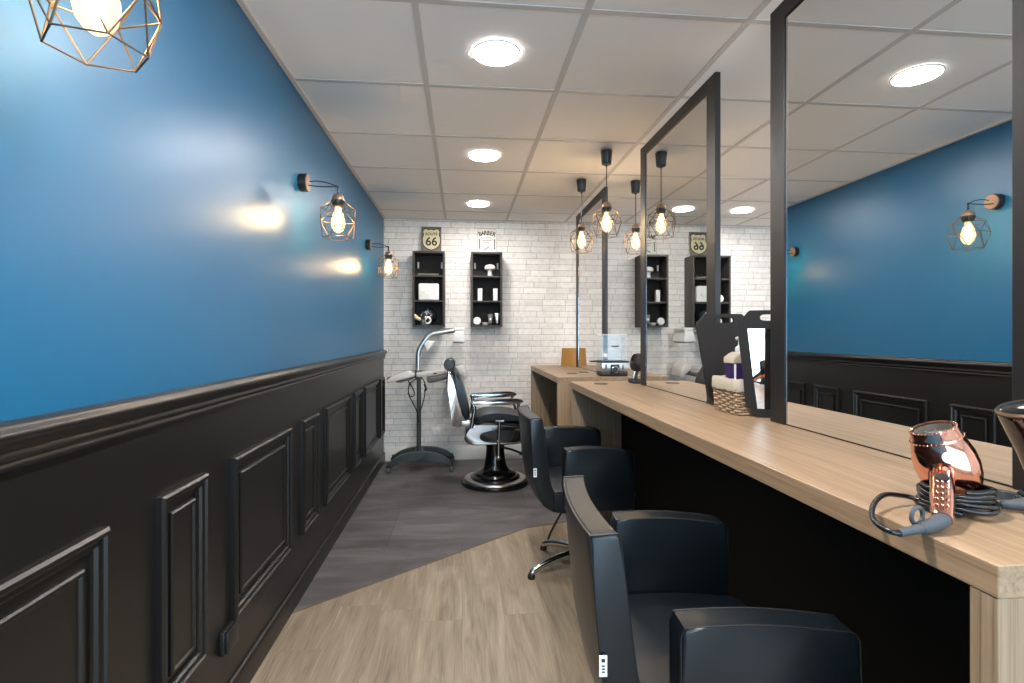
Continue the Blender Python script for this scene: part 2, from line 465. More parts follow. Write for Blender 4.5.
# left wall: blue paint above the dado, black below
mb = MB(); mb.mi = 0; mb.box(XL - .1, XL, YF, YB + .1, 1.06, CEIL + .01)
mb.mi = 1; mb.box(XL - .1, XL, YF, YB + .1, 0, 1.06)
struct(mb.build('wall_left', [M['blue'], M['blackwall']], smooth=0))
mb = MB(); mb.box(XL - .1, XR + .1, YB, YB + .1, 0, CEIL + .01)
struct(mb.build('wall_back', M['brick'], smooth=0))
mb = MB(); mb.box(XR, XR + .1, YF, YB, 0, CEIL + .01)
struct(mb.build('wall_right', M['white'], smooth=0))
# shop front behind the camera: a wide glazed opening
mb = MB()
mb.box(XL, XR, YF - .1, YF, 2.2, CEIL + .01); mb.box(XL, XR, YF - .1, YF, 0, .25)
mb.box(XL, XL + .12, YF - .1, YF, .25, 2.2); mb.box(XR - .12, XR, YF - .1, YF, .25, 2.2)
struct(mb.build('wall_front', M['white'], smooth=0))
mb = MB()
for x in (XL + .12, .9, 2.2, XR - .17): mb.box(x, x + .05, YF - .08, YF - .03, .25, 2.2)
mb.box(XL + .12, XR - .12, YF - .08, YF - .03, .25, .3); mb.box(XL + .12, XR - .12, YF - .08, YF - .03, 2.15, 2.2)
w = struct(mb.build('window_1', M['frame'], smooth=0))
mb = MB(); mb.box(XL + .17, XR - .17, YF - .058, YF - .052, .3, 2.15)
mb.build('pane', glass('window_glass', (.97, .98, .98, 1), .02), w, smooth=0)

# dado rail
prof = [(0, 1.005), (.012, 1.005), (.014, 1.013), (.010, 1.019), (.016, 1.023), (.018, 1.030), (.014, 1.037), (.020, 1.049), (.032, 1.057), (.036, 1.065), (.033, 1.073), (.024, 1.077), (.022, 1.083), (.010, 1.087), (0, 1.087)]
mb = MB(); mb.prism([(XL + p[0], p[1]) for p in prof], 1, YF, YB - .001)
struct(mb.build('trim_2', M['blackwall'], smooth=50))
# skirting
prof = [(0, 0), (.015, 0), (.015, .075), (.013, .083), (.006, .089), (0, .09)]
mb = MB(); mb.prism([(XL + p[0], p[1]) for p in prof], 1, YF, YB - .001)
struct(mb.build('baseboard_left', M['blackwall'], smooth=50))
prof = [(0, 0), (-.014, 0), (-.014, .125), (-.008, .135), (0, .136)]
mb = MB()
mb.prism([(YB + p[0], p[1]) for p in prof], 0, XL + .016, XR)
struct(mb.build('baseboard_back', M['skirt'], smooth=50))

# wall panels: an outer moulding frame and a raised inner bead
def panel(n, y0, y1, z0=.285, z1=.825):
    mb = MB()
    def frame(ya, yb, za, zb, prof):
        # prof: (inset, height) loop swept round the rectangle with mitred corners
        loops = []
        for ins, h in prof:
            loops.append([mb.bm.verts.new((XL + h, *p)) for p in ((ya + ins, za + ins), (yb - ins, za + ins), (yb - ins, zb - ins), (ya + ins, zb - ins))])
        for A, B in zip(loops, loops[1:]):
            for k in range(4): mb.bm.faces.new((A[k], A[(k + 1) % 4], B[(k + 1) % 4], B[k]))
    frame(y0, y1, z0, z1, [(0, 0), (0, .016), (.006, .022), (.014, .022), (.018, .016), (.022, .014), (.030, .014), (.034, .007), (.040, .004), (.040, 0)])
    w = y1 - y0
    k = .062 if w > .3 else .056
    frame(y0 + k, y1 - k, z0 + k, z1 - k, [(0, 0), (0, .008), (.004, .012), (.010, .012), (.014, .007), (.02, .006)])
    i = k + .02
    mb.poly([(XL + .006, y0 + i, z0 + i), (XL + .006, y1 - i, z0 + i), (XL + .006, y1 - i, z1 - i), (XL + .006, y0 + i, z1 - i)])
    struct(mb.build('trim_%d' % n, M['blackwall'], smooth=0))
for n, (a, b_) in enumerate([(-.58, .015), (.17, .42), (.585, 1.173), (1.365, 1.6), (1.781, 2.35), (2.516, 2.781), (2.93, 3.542), (3.687, 3.961), (4.081, 4.727), (4.818, 5.075)]):
    panel(n + 3, a, b_)

# ------------------------------------------------------------------ ceiling lights
def ceiling_light(x, y, label):
    t = thing('ceiling_light', label, 'ceiling light', (x, y, CEIL - .003), group='round flush ceiling lights')
    MB().lathe([(.088, .004), (.097, .004), (.0965, -.001), (.094, -.003), (.0905, -.003), (.088, .004)], (x, y, CEIL - .003), seg=48).build('rim', M['lwhite'], t)
    MB().lathe([(0, -.0026), (.06, -.0026), (.0895, -.0022), (.089, 0), (0, 0)], (x, y, CEIL - .003), seg=48).build('diffuser', M['led'], t)
    return t
l0 = ceiling_light(.138, 2.075, 'round lit ceiling light nearest the camera, largest of the row over the aisle')
dup(l0, (.138, 3.275, CEIL - .003), 0, 'round lit ceiling light in the middle of the row over the aisle')
dup(l0, (.138, 4.475, CEIL - .003), 0, 'round lit ceiling light of the aisle row closest to the brick wall')
dup(l0, (2.54, 4.475, CEIL - .003), 0, 'round lit ceiling light seen through the gap between the two right mirrors')

# ------------------------------------------------------------------ cage lamps
def cage_mb(cx, cy, zt, s=1, rot=0, wire=.0017):
    """zt: top of the cap. Faceted wire cage hanging below."""
    R = lambda r, z, ph, n=6: [Vector((cx + r * s * cos(rot + ph + 2 * pi * k / n), cy + r * s * sin(rot + ph + 2 * pi * k / n), zt - z * s)) for k in range(n)]
    top = R(.030, .036, 0); up = R(.079, .072, 0); mid = R(.090, .128, pi / 6); bot = R(.071, .212, 0)
    mb = MB(); E = []
    for k in range(6):
        k2 = (k + 1) % 6
        E += [(top[k], top[k2]), (top[k], up[k]), (up[k], up[k2]), (up[k], mid[k]), (up[k2], mid[k]), (mid[k], mid[k2]), (mid[k], bot[k]), (mid[k], bot[k2]), (bot[k], bot[k2])]
    for a, b_ in E: mb.cyl(a, b_, wire, seg=6)
    for p in top + up + mid + bot: mb.sph(p, wire * 1.25, 6)
    return mb

def lamp_head(t, cx, cy, zt, rot):
    MB().lathe([(0, 0), (.006, 0), (.009, -.003), (.018, -.006), (.0255, -.014), (.029, -.026), (.0295, -.036), (.0265, -.036), (0, -.030)], (cx, cy, zt), seg=24).build('lamp_cap', M['coppercap'], t)
    MB().lathe([(0, -.031), (.0305, -.034), (.0305, -.044), (.027, -.050), (.024, -.062), (.02, -.066), (0, -.066)], (cx, cy, zt), seg=24).build('socket', M['black'], t)
    cage_mb(cx, cy, zt, 1, rot).build('cage', M['brass'], t)
    b = MB().lathe([(.013, -.064), (.014, -.072), (.017, -.082), (.026, -.105), (.032, -.130), (.0325, -.145), (.028, -.165), (.018, -.180), (.007, -.187), (0, -.188)], (cx, cy, zt), seg=28).build('bulb', M['bulbglass'], t)
    mb = MB()
    # looped filament: upright strands round a small glowing core
    mb.lathe([(0, -.082), (.008, -.086), (.0125, -.10), (.0135, -.125), (.0115, -.15), (.005, -.160), (0, -.161)], (cx, cy, zt), seg=12)
    mb.build('filament', M['filament'], b)

def sconce(y, label, rot=.25):
    zc = 1.952; t = thing('wall_sconce', label, 'wall lamp', (XL, y, zc), group='cage wall lamps on the blue wall')
    mb = MB(); mb.lathe([(0, 0), (.041, 0), (.042, .004), (.042, .034), (.040, .036), (0, .036)], (XL, y, zc), (1, 0, 0), 32)
    bp = mb.build('backplate', M['black'], t)
    MB().lathe([(.039, .0362), (.038, .039), (.02, .040), (0, .040)], (XL, y, zc), (1, 0, 0), 32).build('face_disc', M['coppercap'], bp)
    lx, zt = -.588, 1.905
    mb = MB()
    tip = Vector((lx, y, 1.938))
    for s_ in (1, -1):
        pts = [(XL + .038, y + .012 * s_, zc + .012 * s_ - .002), (XL + .075, y + .014 * s_, zc + .017 * s_ - .002), (XL + .12, y + .012 * s_, zc + .014 * s_ - .006), (lx - .012, y + .003 * s_, 1.940 + .003 * s_), tuple(tip)]
        mb.tube(pts, .0026, 8, smooth=2)
    mb.sph(tip, .0055, 10)
    mb.build('arm', M['cord'], t)
    MB().tube([tip, (lx, y, zt - .004)], .004, 8).build('cord', M['cord'], t)
    lamp_head(t, lx, y, zt, rot)
    return t
s0 = sconce(.893, 'caged bulb wall lamp cut off by the top left corner of the picture')
zs = 1.952
dup(s0, (XL, 2.521, zs), 0, 'caged bulb wall lamp halfway along the blue wall, casting a warm glow')
dup(s0, (XL, 4.207, zs), 0, 'smaller looking caged bulb wall lamp near the brick back wall corner')

def pendant(x, y, label, rot=.2):
    t = thing('pendant_lamp', label, 'pendant lamp', (x, y, CEIL - .004), group='cage pendant lamps over the desks')
    MB().lathe([(0, 0), (.036, 0), (.036, -.004), (.030, -.080), (.027, -.084), (.008, -.086), (.006, -.096), (0, -.096)], (x, y, CEIL - .004), seg=32).build('canopy', M['black'], t)
    MB().tube([(x, y, CEIL - .095), (x, y, 2.048)], .0032, 8).build('cord', M['cord'], t)
    lamp_head(t, x, y, 2.053, rot)
    return t
p0 = pendant(.886, 3.106, 'nearer caged pendant lamp hanging in front of the far mirror post')
dup(p0, (.869, 3.703, CEIL - .004), .5, 'farther caged pendant lamp hanging left of the far mirror')
dup(p0, (1.276, 3.703, CEIL - .004), .9, 'caged pendant lamp seen behind the gap between middle and far mirror')

# ------------------------------------------------------------------ desks
DZ = .936
XM = 1.066          # mirror plane
def desk(y0, y1, x0, label, gx):
    t = thing('styling_desk', label, 'desk', (XM, (y0 + y1) / 2, 0), group='pale oak styling desks')
    x1 = 2 * XM - x0
    MB().box(x0, x1, y0, y1, DZ - .043, DZ, .0012, 1).build('worktop', M['desk_y'], t, smooth=0)
    for a in (y0 + .001, y1 - .039): MB().box(x0 + .001, x1 - .001, a, a + .038, 0, DZ - .0435, .001, 1).build('end_panel', M['desk_z'], t, smooth=0)
    o = MB().box(1.005, 1.127, y0 + .04, y1 - .04, 0, DZ - .044).build('modesty_panel', M['deskblack'], t, smooth=0); o['label'] = 'matt black panel under the worktop'
    for gx_, gy_ in gx:
        g_ = MB().lathe([(0, .0005), (.034, .0005), (.036, .0025), (.042, .0025), (.043, 0), (0, 0)], (gx_, gy_, DZ), seg=28).build('cable_grommet', M['black'], t)
    return t
desk(.597, 3.225, .684, 'long pale oak desk in the right foreground with a copper dryer on top', [(.836, 3.05), (.985, .862)])
desk(3.55, 4.97, .664, 'farther and shorter pale oak desk beside the brick wall', [(.836, 3.87), (.955, 4.0)])

# ------------------------------------------------------------------ mirrors
def mirror(y0, y1, label):
    t = thing('framed_mirror', label, 'mirror', (XM, (y0 + y1) / 2, DZ), group='black framed double sided mirrors')
    w, zt, zi = .077, 2.335, 2.278
    mb = MB()
    hx = .0125
    mb.box(XM - hx, XM + hx, y0, y0 + w, DZ, zt, .0015, 1); mb.box(XM - hx, XM + hx, y1 - w, y1, DZ, zt, .0015, 1)
    mb.box(XM - hx, XM + hx, y0 + w - .002, y1 - w + .002, zi, zt, .0015, 1)
    mb.build('frame', M['frame'], t, smooth=0)
    MB().box(XM - .006, XM + .006, y0 + w + .0005, y1 - w - .0005, DZ + .004, zi - .0005).build('mirror_glass', M['mirror'], t, smooth=0)
    for ya in (y0 + w + .0006, y1 - w - .0036):
        o = MB().box(XM - .0075, XM + .0075, ya, ya + .003, DZ + .004, zi - .0008).build('polished_edge', M['chrome'], t, smooth=0); o['label'] = 'bright polished edge of the glass'
    MB().box(XM - .007, XM + .007, y0 + w + .0005, y1 - w - .0005, DZ, DZ + .0035).build('sill_strip', M['black'], t, smooth=0)
    return t
mirror(.818, 1.677, 'largest looking black framed mirror at the right edge behind the copper dryer')
mirror(2.064, 2.972, 'middle black framed mirror, between the pendant lamps and the dark boards')
mirror(3.745, 4.71, 'narrow looking black framed mirror farthest away near the brick wall')

# ------------------------------------------------------------------ styling chairs
def arc_poly(corners, n=5):
    """rounded polygon: corners = (x, z, radius)."""
    out = []
    N = len(corners)
    for i, (x, z, r) in enumerate(corners):
        p = Vector((x, z)); a = Vector(corners[i - 1][:2]); b_ = Vector(corners[(i + 1) % N][:2])
        if r <= 0: out.append((x, z)); continue
        p0 = p + (a - p).normalized() * r; p1 = p + (b_ - p).normalized() * r
        for k in range(n + 1):
            u = k / n; q = p0 * (1 - u) ** 2 + p * 2 * u * (1 - u) + p1 * u * u
            out.append((q.x, q.y))
    return out

def styling_chair(label):
    # local frame: origin on the floor under the column, +X is where the sitter looks
    t = thing('styling_chair', label, 'chair', (0, 0, 0), group='black leather styling chairs')
    # back shell: leaning slab whose foot curls forward under the seat
    outer = [(-.330, .828), (-.322, .74), (-.314, .64), (-.304, .54), (-.288, .46), (-.262, .41), (-.215, .378), (-.14, .366)]
    inner = [(-.14, .425), (-.185, .433), (-.212, .452), (-.226, .49), (-.236, .56), (-.248, .65), (-.258, .74), (-.268, .820), (-.274, .832)]
    def curve(v):
        u = v.y / .215
        return Vector((v.x - .016 * (1 - u * u) + .008, v.y, v.z))
    mb = MB(); mb.prism(outer + inner, 1, -.215, .215, .007, 2, curve, 12)
    bk = mb.build('backrest', M['leather'], t, smooth=50)
    mb = MB()
    for sgn in (-1, 1):
        y = .2135 * sgn
        mb.tube([(x - .0 + .008, y, z) for x, z in outer], .0022, 6)
        mb.tube([(x + .0 + .008, y, z) for x, z in inner[1:]], .0022, 6)
        mb.tube([(outer[0][0] + .008, y, outer[0][1]), (inner[-1][0] + .008, y, inner[-1][1])], .0022, 6)
    mb.tube([(-.323 + .008 - .016 * (1 - (y / .215) ** 2), y, .828) for y in [-.21 + .03 * k for k in range(15)]], .0022, 6)
    mb.build('seam', M['seam'], bk)
    tg = MB().box(-.3045, -.2885, -.2225, -.2205, .550, .592).build('brand_tag', M['tagwhite'], bk, smooth=0); tg['label'] = 'small white woven tag'
    mb = MB()
    for k in range(3): mb.box(-.2995, -.2935, -.2229, -.2224, .558 + .006 * k, .561 + .006 * k)
    mb.box(-.300, -.293, -.2229, -.2224, .579, .586)
    o = mb.build('tag_print', M['ink'], bk, smooth=0)
    # seat cushion
    mb = MB(); mb.prism(arc_poly([(-.205, .385, .01), (.185, .385, .03), (.205, .47, .03), (.0, .487, .05), (-.205, .478, .01)]), 1, -.237, .237, .012, 3, None, 1)
    mb.build('seat', M['leather'], t, smooth=50)
    # padded side arms
    for sgn in (-1, 1):
        y0, y1 = (.243, .312) if sgn > 0 else (-.312, -.243)
        mb = MB()
        pl = [(-.162, .405), (-.170, .53), (-.171, .676)]
        for k in range(9):
            u = k / 8; pl.append((-.164 + .318 * u, .690 + .012 * sin(pi * (.1 + .9 * u)) - .010 * u))
        pl += [(.163, .665), (.166, .55), (.162, .405)]
        mb.prism(pl, 1, y0, y1, .009, 3)
        a = mb.build('armrest', M['leather'], t, smooth=50)
        mb = MB()
        for yy in (y0 + .004, y1 - .004): mb.tube([(x, yy, z) for x, z in pl], .002, 6, closed=True)
        mb.build('seam', M['seam'], a)
    # column and five legged chrome base
    mb = MB().cyl((0, 0, .08), (0, 0, .24), .027, seg=20); mb.cyl((0, 0, .22), (0, 0, .372), .019, seg=20)
    mb.build('gas_column', M['chrome'], t)
    MB().box(-.1, .1, -.09, .09, .366, .384, .004).build('seat_plate', M['black'], t)
    MB().lathe([(0, .115), (.03, .115), (.042, .10), (.046, .075), (.04, .06), (0, .06)], seg=24).build('hub', M['chrome'], t)
    for k in range(5):
        a = radians(180 + 16 + 72 * k)
        d = Vector((cos(a), sin(a), 0))
        pts = [d * .03 + Vector((0, 0, .092)), d * .12 + Vector((0, 0, .086)), d * .22 + Vector((0, 0, .066)), d * .29 + Vector((0, 0, .040)), d * .305 + Vector((0, 0, .026))]
        mb = MB(); mb.tube(pts, lambda u: .021 - .006 * u, 12, smooth=2)
        lg = mb.build('leg', M['chrome'], t)
        MB().lathe([(0, 0), (.018, 0), (.02, .006), (.018, .02), (.012, .028), (0, .03)], tuple(d * .305), seg=16).build('glide', M['black'], lg)
    # height pedal
    mb = MB(); mb.tube([(-.02, .02, .36), (-.09, .07, .30), (-.15, .12, .16), (-.165, .14, .105)], .006, 8, smooth=1)
    mb.build('pump_lever', M['black'], t)
    return t
C2POS, C2R = (.640, 2.675, 0), radians(1.2)
C1POS, C1R = (.592, 1.205, 0), radians(-4.2)
ch = styling_chair('nearest black leather styling chair, in the bottom foreground before the desk')
ch2 = dup(ch, C2POS, C2R, 'second black leather styling chair, with its chrome star base showing on the oak')
ch.location = C1POS; ch.rotation_euler = (0, 0, C1R)

# ------------------------------------------------------------------ barber chair
bx_, by_ = .275, 4.3
t = thing('barber_chair', 'vintage chrome and black barber chair on a round pedestal by the brick wall', 'barber chair', (bx_, by_, 0))
MB().lathe([(0, 0), (.282, 0), (.285, .012), (.282, .026), (.272, .034), (.268, .034), (.262, .03), (0, .03)], (bx_, by_, 0), seg=56).build('base_disc', M['gloss'], t)
o = MB().lathe([(.262, .034), (.255, .044), (.215, .052), (.205, .048), (.205, .03), (.26, .03)], (bx_, by_, 0), seg=56, close=True).build('base_ring', M['steel'], t); o['label'] = 'bright metal ring'
MB().lathe([(0, .03), (.206, .03), (.206, .058), (.196, .068), (.175, .072), (.168, .088), (.150, .098), (.125, .108), (.105, .128), (.092, .16), (.082, .21), (.076, .27), (.076, .335), (0, .335)], (bx_, by_, 0), seg=48).build('pedestal', M['gloss'], t)
# chrome seat pan
side = []
for x, z in [(.14, .335), (.40, .335), (.53, .355), (.565, .41), (.555, .48), (.53, .515), (.35, .545), (.12, .555), (.03, .53), (.004, .46), (.010, .38), (.05, .34)]: side.append((x, z))
def sm2(p, n=2):
    for _ in range(n):
        q = []
        for a, b_ in zip(p, p[1:] + p[:1]): q += [(a[0] * .75 + b_[0] * .25, a[1] * .75 + b_[1] * .25), (a[0] * .25 + b_[0] * .75, a[1] * .25 + b_[1] * .75)]
        p = q
    return p
side = sm2(side)
def bulge(v):
    u = abs(v.y - 4.3) / .24; k = 1 - .30 * u ** 3.5
    return Vector((.28 + (v.x - .28) * (1 - .10 * u ** 4), v.y, .448 + (v.z - .448) * k))
mb = MB(); mb.prism(side, 1, 4.06, 4.54, .01, 3, bulge, 20); pan = mb.build('seat_pan', M['chrome'], t, smooth=60)
for yy in (4.0595, 4.5405):
    el = [(.32 + .185 * cos(a) * (1 if abs(cos(a)) < .95 else .98), .428 + .048 * sin(a)) for a in [2 * pi * k / 32 for k in range(32)]]
    el = [(.32 + .185 * (abs(cos(a)) ** .7) * (1 if cos(a) > 0 else -1), .428 + .05 * (abs(sin(a)) ** .8) * (1 if sin(a) > 0 else -1)) for a in [2 * pi * k / 40 for k in range(40)]]
    mb = MB(); mb.prism(el, 1, yy, yy + (.01 if yy < 4.3 else -.01), .003, 2)
    o = mb.build('side_inlay', M['gloss'], pan); o['label'] = 'oval gloss black inlay'
# cushion
cu = sm2([(.085, .515), (.52, .505), (.545, .53), (.50, .565), (.40, .598), (.27, .612), (.16, .598), (.09, .56)])
mb = MB(); mb.prism(cu, 1, 4.085, 4.515, .03, 4); mb.build('seat_cushion', M['leather'], t, smooth=60)
# backrest: chrome shell and black pad
shell = sm2([(-.128, .945), (-.095, .955), (-.075, .90), (-.035, .72), (-.005, .56), (-.002, .515), (-.01, .508), (-.066, .508), (-.076, .512), (-.080, .53), (-.086, .58), (-.106, .73)], 1)
mb = MB(); mb.prism(shell, 1, 4.075, 4.525, .012, 3); mb.build('back_shell', M['chrome'], t, smooth=60)
pad = sm2([(-.085, .95), (-.052, .955), (-.005, .86), (.035, .73), (.062, .62), (.06, .565), (.01, .555), (-.03, .72), (-.07, .88)], 1)
mb = MB(); mb.prism(pad, 1, 4.09, 4.51, .02, 3); mb.build('back_pad', M['leather'], t, smooth=60)
mb = MB(); mb.tube([(-.028, 4.30 + dy, .57) for dy in (-.2, .2)], .014, 10)
mb.box(-.02, .09, 4.11, 4.16, .50, .55, .008); mb.box(-.02, .09, 4.44, 4.49, .50, .55, .008); mb.build('hinge', M['steel'], t)
# headrest roll
MB().lathe([(0, -.14), (.038, -.14), (.046, -.13), (.047, 0), (.046, .13), (.038, .14), (0, .14)], (-.103, 4.3, .993), (0, 1, 0), 28).build('headrest', M['leather'], t)
# arms
for yy in (4.05, 4.55):
    ap = sm2([(.062, .705), (.068, .682), (.15, .674), (.34, .682), (.44, .690), (.480, .700), (.478, .714), (.42, .726), (.28, .722), (.12, .712)], 2)
    mb = MB(); mb.prism(ap, 1, yy - .028, yy + .028, .008, 3); a = mb.build('armrest', M['chrome'], t, smooth=60)
    pp = sm2([(.07, .716), (.15, .720), (.28, .729), (.42, .733), (.478, .718), (.468, .711), (.41, .719), (.28, .716), (.15, .708)], 1)
    mb = MB(); mb.prism(pp, 1, yy - .025, yy + .025, .004, 2); mb.build('arm_pad', M['gloss'], a, smooth=60)
    mb = MB(); mb.tube([(.085, yy, .69), (.098, yy, .65), (.085, yy, .585), (.072, yy, .50)], lambda u: .014 + .003 * sin(pi * u), 10, smooth=2)
    mb.build('arm_post', M['chrome'], a)
    mb = MB(); mb.tube([(.445, yy, .69), (.440, yy, .655), (.465, yy, .60), (.49, yy, .49)], lambda u: .014 - .003 * u, 10, smooth=2)
    mb.build('arm_post', M['chrome'], a)
# lever on the near side, pedal
mb = MB(); mb.tube([(.283, 4.035, .268), (.287, 4.03, .42), (.292, 4.028, .555)], .011, 10); mb.sph((.283, 4.035, .268), .021, 14); mb.cyl((.26, 4.028, .557), (.325, 4.028, .557), .010, seg=12)
mb.cyl((.285, 4.03, .40), (.285, 4.07, .40), .014, seg=12)
mb.build('recline_lever', M['chrome'], t)
mb = MB(); mb.tube([(.30, 4.2, .32), (.40, 4.15, .305), (.47, 4.1, .285)], .009, 10); mb.tube([(.455, 4.09, .288), (.51, 4.1, .275)], .014, 10); mb.build('foot_lever', M['black'], t)

# ------------------------------------------------------------------ hair processor on a rolling stand
px_, py_ = -.4, 4.84
t = thing('hair_processor', 'grey hair processor with folded heater arms on a dark rolling stand', 'hair processor', (px_, py_, 0))
pb_ = px_ + .025
def arch(y, zt, r):
    pts = []
    for k in range(13):
        u = -1 + 2 * k / 12
        pts.append((pb_ + .283 * u, y, zt - (zt - .085) * abs(u) ** 2.6))
    return pts
mb = MB()
for y, zt in ((4.68, .185), (4.99, .165)):
    pts = arch(y, zt, .03)
    poly = [(x, z) for x, z in [(p[0], p[2]) for p in pts]] + [(p[0] * .96 + pb_ * .04, p[2] - .055 - .03 * (1 - abs((p[0] - pb_) / .283))) for p in pts[::-1]]
    mb.prism(poly, 1, y - .022, y + .022, .006, 2)
mb.box(px_ - .04, px_ + .04, 4.68, 4.99, .115, .16, .008)
bs = mb.build('base_frame', M['greymetal'], t, smooth=50)
for sx in (-.278, .278):
    for y in (4.68, 4.99):
        mb = MB(); mb.cyl((pb_ + sx, y, .062), (pb_ + sx, y, .092), .012, seg=12)
        mb.box(pb_ + sx - .018, pb_ + sx + .018, y - .022, y + .022, .05, .066, .004)
        mb.box(pb_ + sx - .021, pb_ + sx - .017, y - .02, y + .018, .02, .062); mb.box(pb_ + sx + .017, pb_ + sx + .021, y - .02, y + .018, .02, .062)
        c_ = mb.build('caster', M['black'], t)
        for dx in (-.016, .002):
            MB().lathe([(0, 0), (.024, 0), (.027, .003), (.027, .011), (.024, .014), (0, .014)], (pb_ + sx + dx, y - .005, .0272), (1, 0, 0), 20).build('wheel', M['dgrey'], c_)
MB().cyl((px_, py_, .15), (px_, py_, .86), .02, seg=20).build('pole', M['greymetal'], t)
mb = MB(); mb.lathe([(0, .83), (.034, .83), (.038, .85), (.038, .89), (.03, .905), (0, .905)], (px_, py_, 0), seg=20); mb.build('joint', M['dgrey'], t)
mb = MB(); mb.tube([(-.405, py_, .88), (-.405, py_, 1.03), (-.403, py_, 1.07), (-.385, py_, 1.12), (-.328, py_, 1.205), (-.300, py_, 1.235), (-.262, py_, 1.248), (-.01, py_, 1.288)], .024, 16, smooth=1)
mb.build('mast', M['steel'], t, smooth=60)
# upper heater head
mb = MB(); mb.box(-.075, .02, 4.72, 4.96, 1.268, 1.302, .01)
mb.prism([(-.062, 1.27), (.012, 1.27), (.03, 1.172), (.015, 1.160), (-.085, 1.168), (-.095, 1.180)], 1, 4.70, 4.98, .01, 3)
hd = mb.build('heater_head', M['lwhite'], t, smooth=50)
MB().prism([(-.082, 1.167), (.012, 1.160), (.008, 1.154), (-.078, 1.160)], 1, 4.72, 4.96).build('grille', M['dgrey'], hd, smooth=0)
# small side head under the bend
mb = MB(); mb.prism([(-.35, 1.145), (-.318, 1.185), (-.250, 1.172), (-.262, 1.14), (-.31, 1.085), (-.325, 1.09)], 1, 4.76, 4.92, .008, 2); mb.build('side_heater', M['lwhite'], t, smooth=50)
# left arm
mb = MB(); mb.prism([(-.43, .875), (-.47, .905), (-.50, .91), (-.60, .862), (-.672, .832), (-.675, .805), (-.65, .80), (-.55, .825), (-.44, .85)], 1, 4.74, 4.93, .008, 2)
la = mb.build('left_arm', M['grey'], t, smooth=50)
MB().prism([(-.60, .812), (-.46, .838), (-.455, .825), (-.56, .798), (-.60, .803)], 1, 4.755, 4.915, .004, 2).build('heater_panel', M['dgrey'], la, smooth=50)
MB().prism([(-.682, .842), (-.664, .836), (-.652, .80), (-.672, .795)], 1, 4.75, 4.92, .004, 2).build('end_cap', M['dgrey'], la, smooth=50)
# right arm
mb = MB(); mb.prism([(-.42, .885), (-.42, .845), (-.37, .845), (-.02, .905), (-.02, .945), (-.15, .935)], 1, 4.79, 4.87, .008, 2)
ra = mb.build('right_arm', M['grey'], t, smooth=50)
MB().prism([(-.325, .838), (-.05, .885), (-.04, .86), (-.10, .835), (-.29, .795), (-.312, .80)], 1, 4.72, 4.96, .008, 2).build('heater_panel', M['dgrey'], ra, smooth=50)
MB().prism([(-.06, .945), (.005, .965), (.025, .945), (.045, .885), (.045, .838), (.02, .832), (-.05, .90)], 1, 4.72, 4.96, .01, 2).build('end_heater', M['grey'], ra, smooth=50)
MB().box(-.265, -.235, 4.784, 4.79, .872, .884, .002).build('button', M['black'], ra)
# cable loops
mb = MB(); mb.tube([(px_ + .01, py_ - .02, .84), (px_ - .08, py_ - .03, .80), (px_ - .10, py_ - .03, .70), (px_ - .05, py_ - .03, .60), (px_ - .01, py_ - .025, .52), (px_ - .002, py_ - .024, .42)], .005, 8, smooth=3)
mb.tube([(px_ + .01, py_ - .02, .85), (px_ + .06, py_ - .03, .80), (px_ + .06, py_ - .03, .70), (px_ + .04, py_ - .03, .60), (px_ + .01, py_ - .025, .52)], .005, 8, smooth=3)
mb.tube([(px_ - .02, py_ - .02, .845), (px_ - .11, py_ - .03, .83), (px_ - .06, py_ - .035, .76), (px_ - .03, py_ - .03, .68), (px_ - .07, py_ - .03, .655), (px_ - .1, py_ - .03, .70)], .005, 8, smooth=3)
mb.tube([(px_ + .055, py_ - .035, .78), (px_ + .07, py_ - .035, .725), (px_ + .05, py_ - .035, .715)], .009, 8)
mb.build('cable', M['cord'], t)

# ------------------------------------------------------------------ wall shelves
def wall_shelf(x0, x1, label, group='black open wall shelves'):
    z0, z1, yf = 1.308, 2.027, 4.93
    xc = (x0 + x1) / 2
    t = thing('wall_shelf', label, 'shelf', (xc, YB, z0), group=group)
    th = .018
    mb = MB()
    mb.box(x0, x0 + th, yf, YB - .001, z0, z1, .001, 1); mb.box(x1 - th, x1, yf, YB - .001, z0, z1, .001, 1)
    mb.box(x0 + th - .001, x1 - th + .001, yf, YB - .001, z0, z0 + th, .001, 1); mb.box(x0 + th - .001, x1 - th + .001, yf, YB - .001, z1 - th, z1, .001, 1)
    mb.build('carcass', M['shelf'], t, smooth=0)
    for z in (1.545, 1.783): MB().box(x0 + th, x1 - th, yf + .002, YB - .012, z, z + .016, .0008, 1).build('shelf_board', M['shelf'], t, smooth=0)
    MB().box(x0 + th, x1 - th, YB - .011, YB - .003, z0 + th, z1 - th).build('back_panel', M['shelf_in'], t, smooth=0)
    for x in (x0 + .04, x1 - .034):
        mb = MB(); mb.box(x - .008, x + .008, YB - .026, YB - .011, 1.885, 1.945, .002); o = mb.build('hanging_bracket', M['lwhite'], t); o['label'] = 'white hanging bracket'
    return t
wall_shelf(-.468, -.166, 'black wall shelf on the left, holding a white case')
wall_shelf(.085, .384, 'black wall shelf on the right, holding two white boxes')
wall_shelf(1.76, 2.062, 'black wall shelf whose side shows in the gap beside the middle mirror')
wall_shelf(2.378, 2.683, 'black wall shelf seen through the gap between the two right mirrors')

# things on the shelves (shelf levels: 1.326, 1.561, 1.799)
SY = 5.0
# top left: flat black clipper tray
mb = MB(); mb.tube([(-.405, SY, 1.812), (-.25, SY, 1.812), (-.225, SY, 1.816)], lambda u: .011 - .003 * u, 10); mb.box(-.425, -.395, SY - .014, SY + .014, 1.799, 1.822, .004)
tag(mb.build('hair_tool', M['dgrey'], base=(-.33, SY, 1.799)), 'thin dark grey hair tool lying on the top board of the left shelf', 'hair tool')
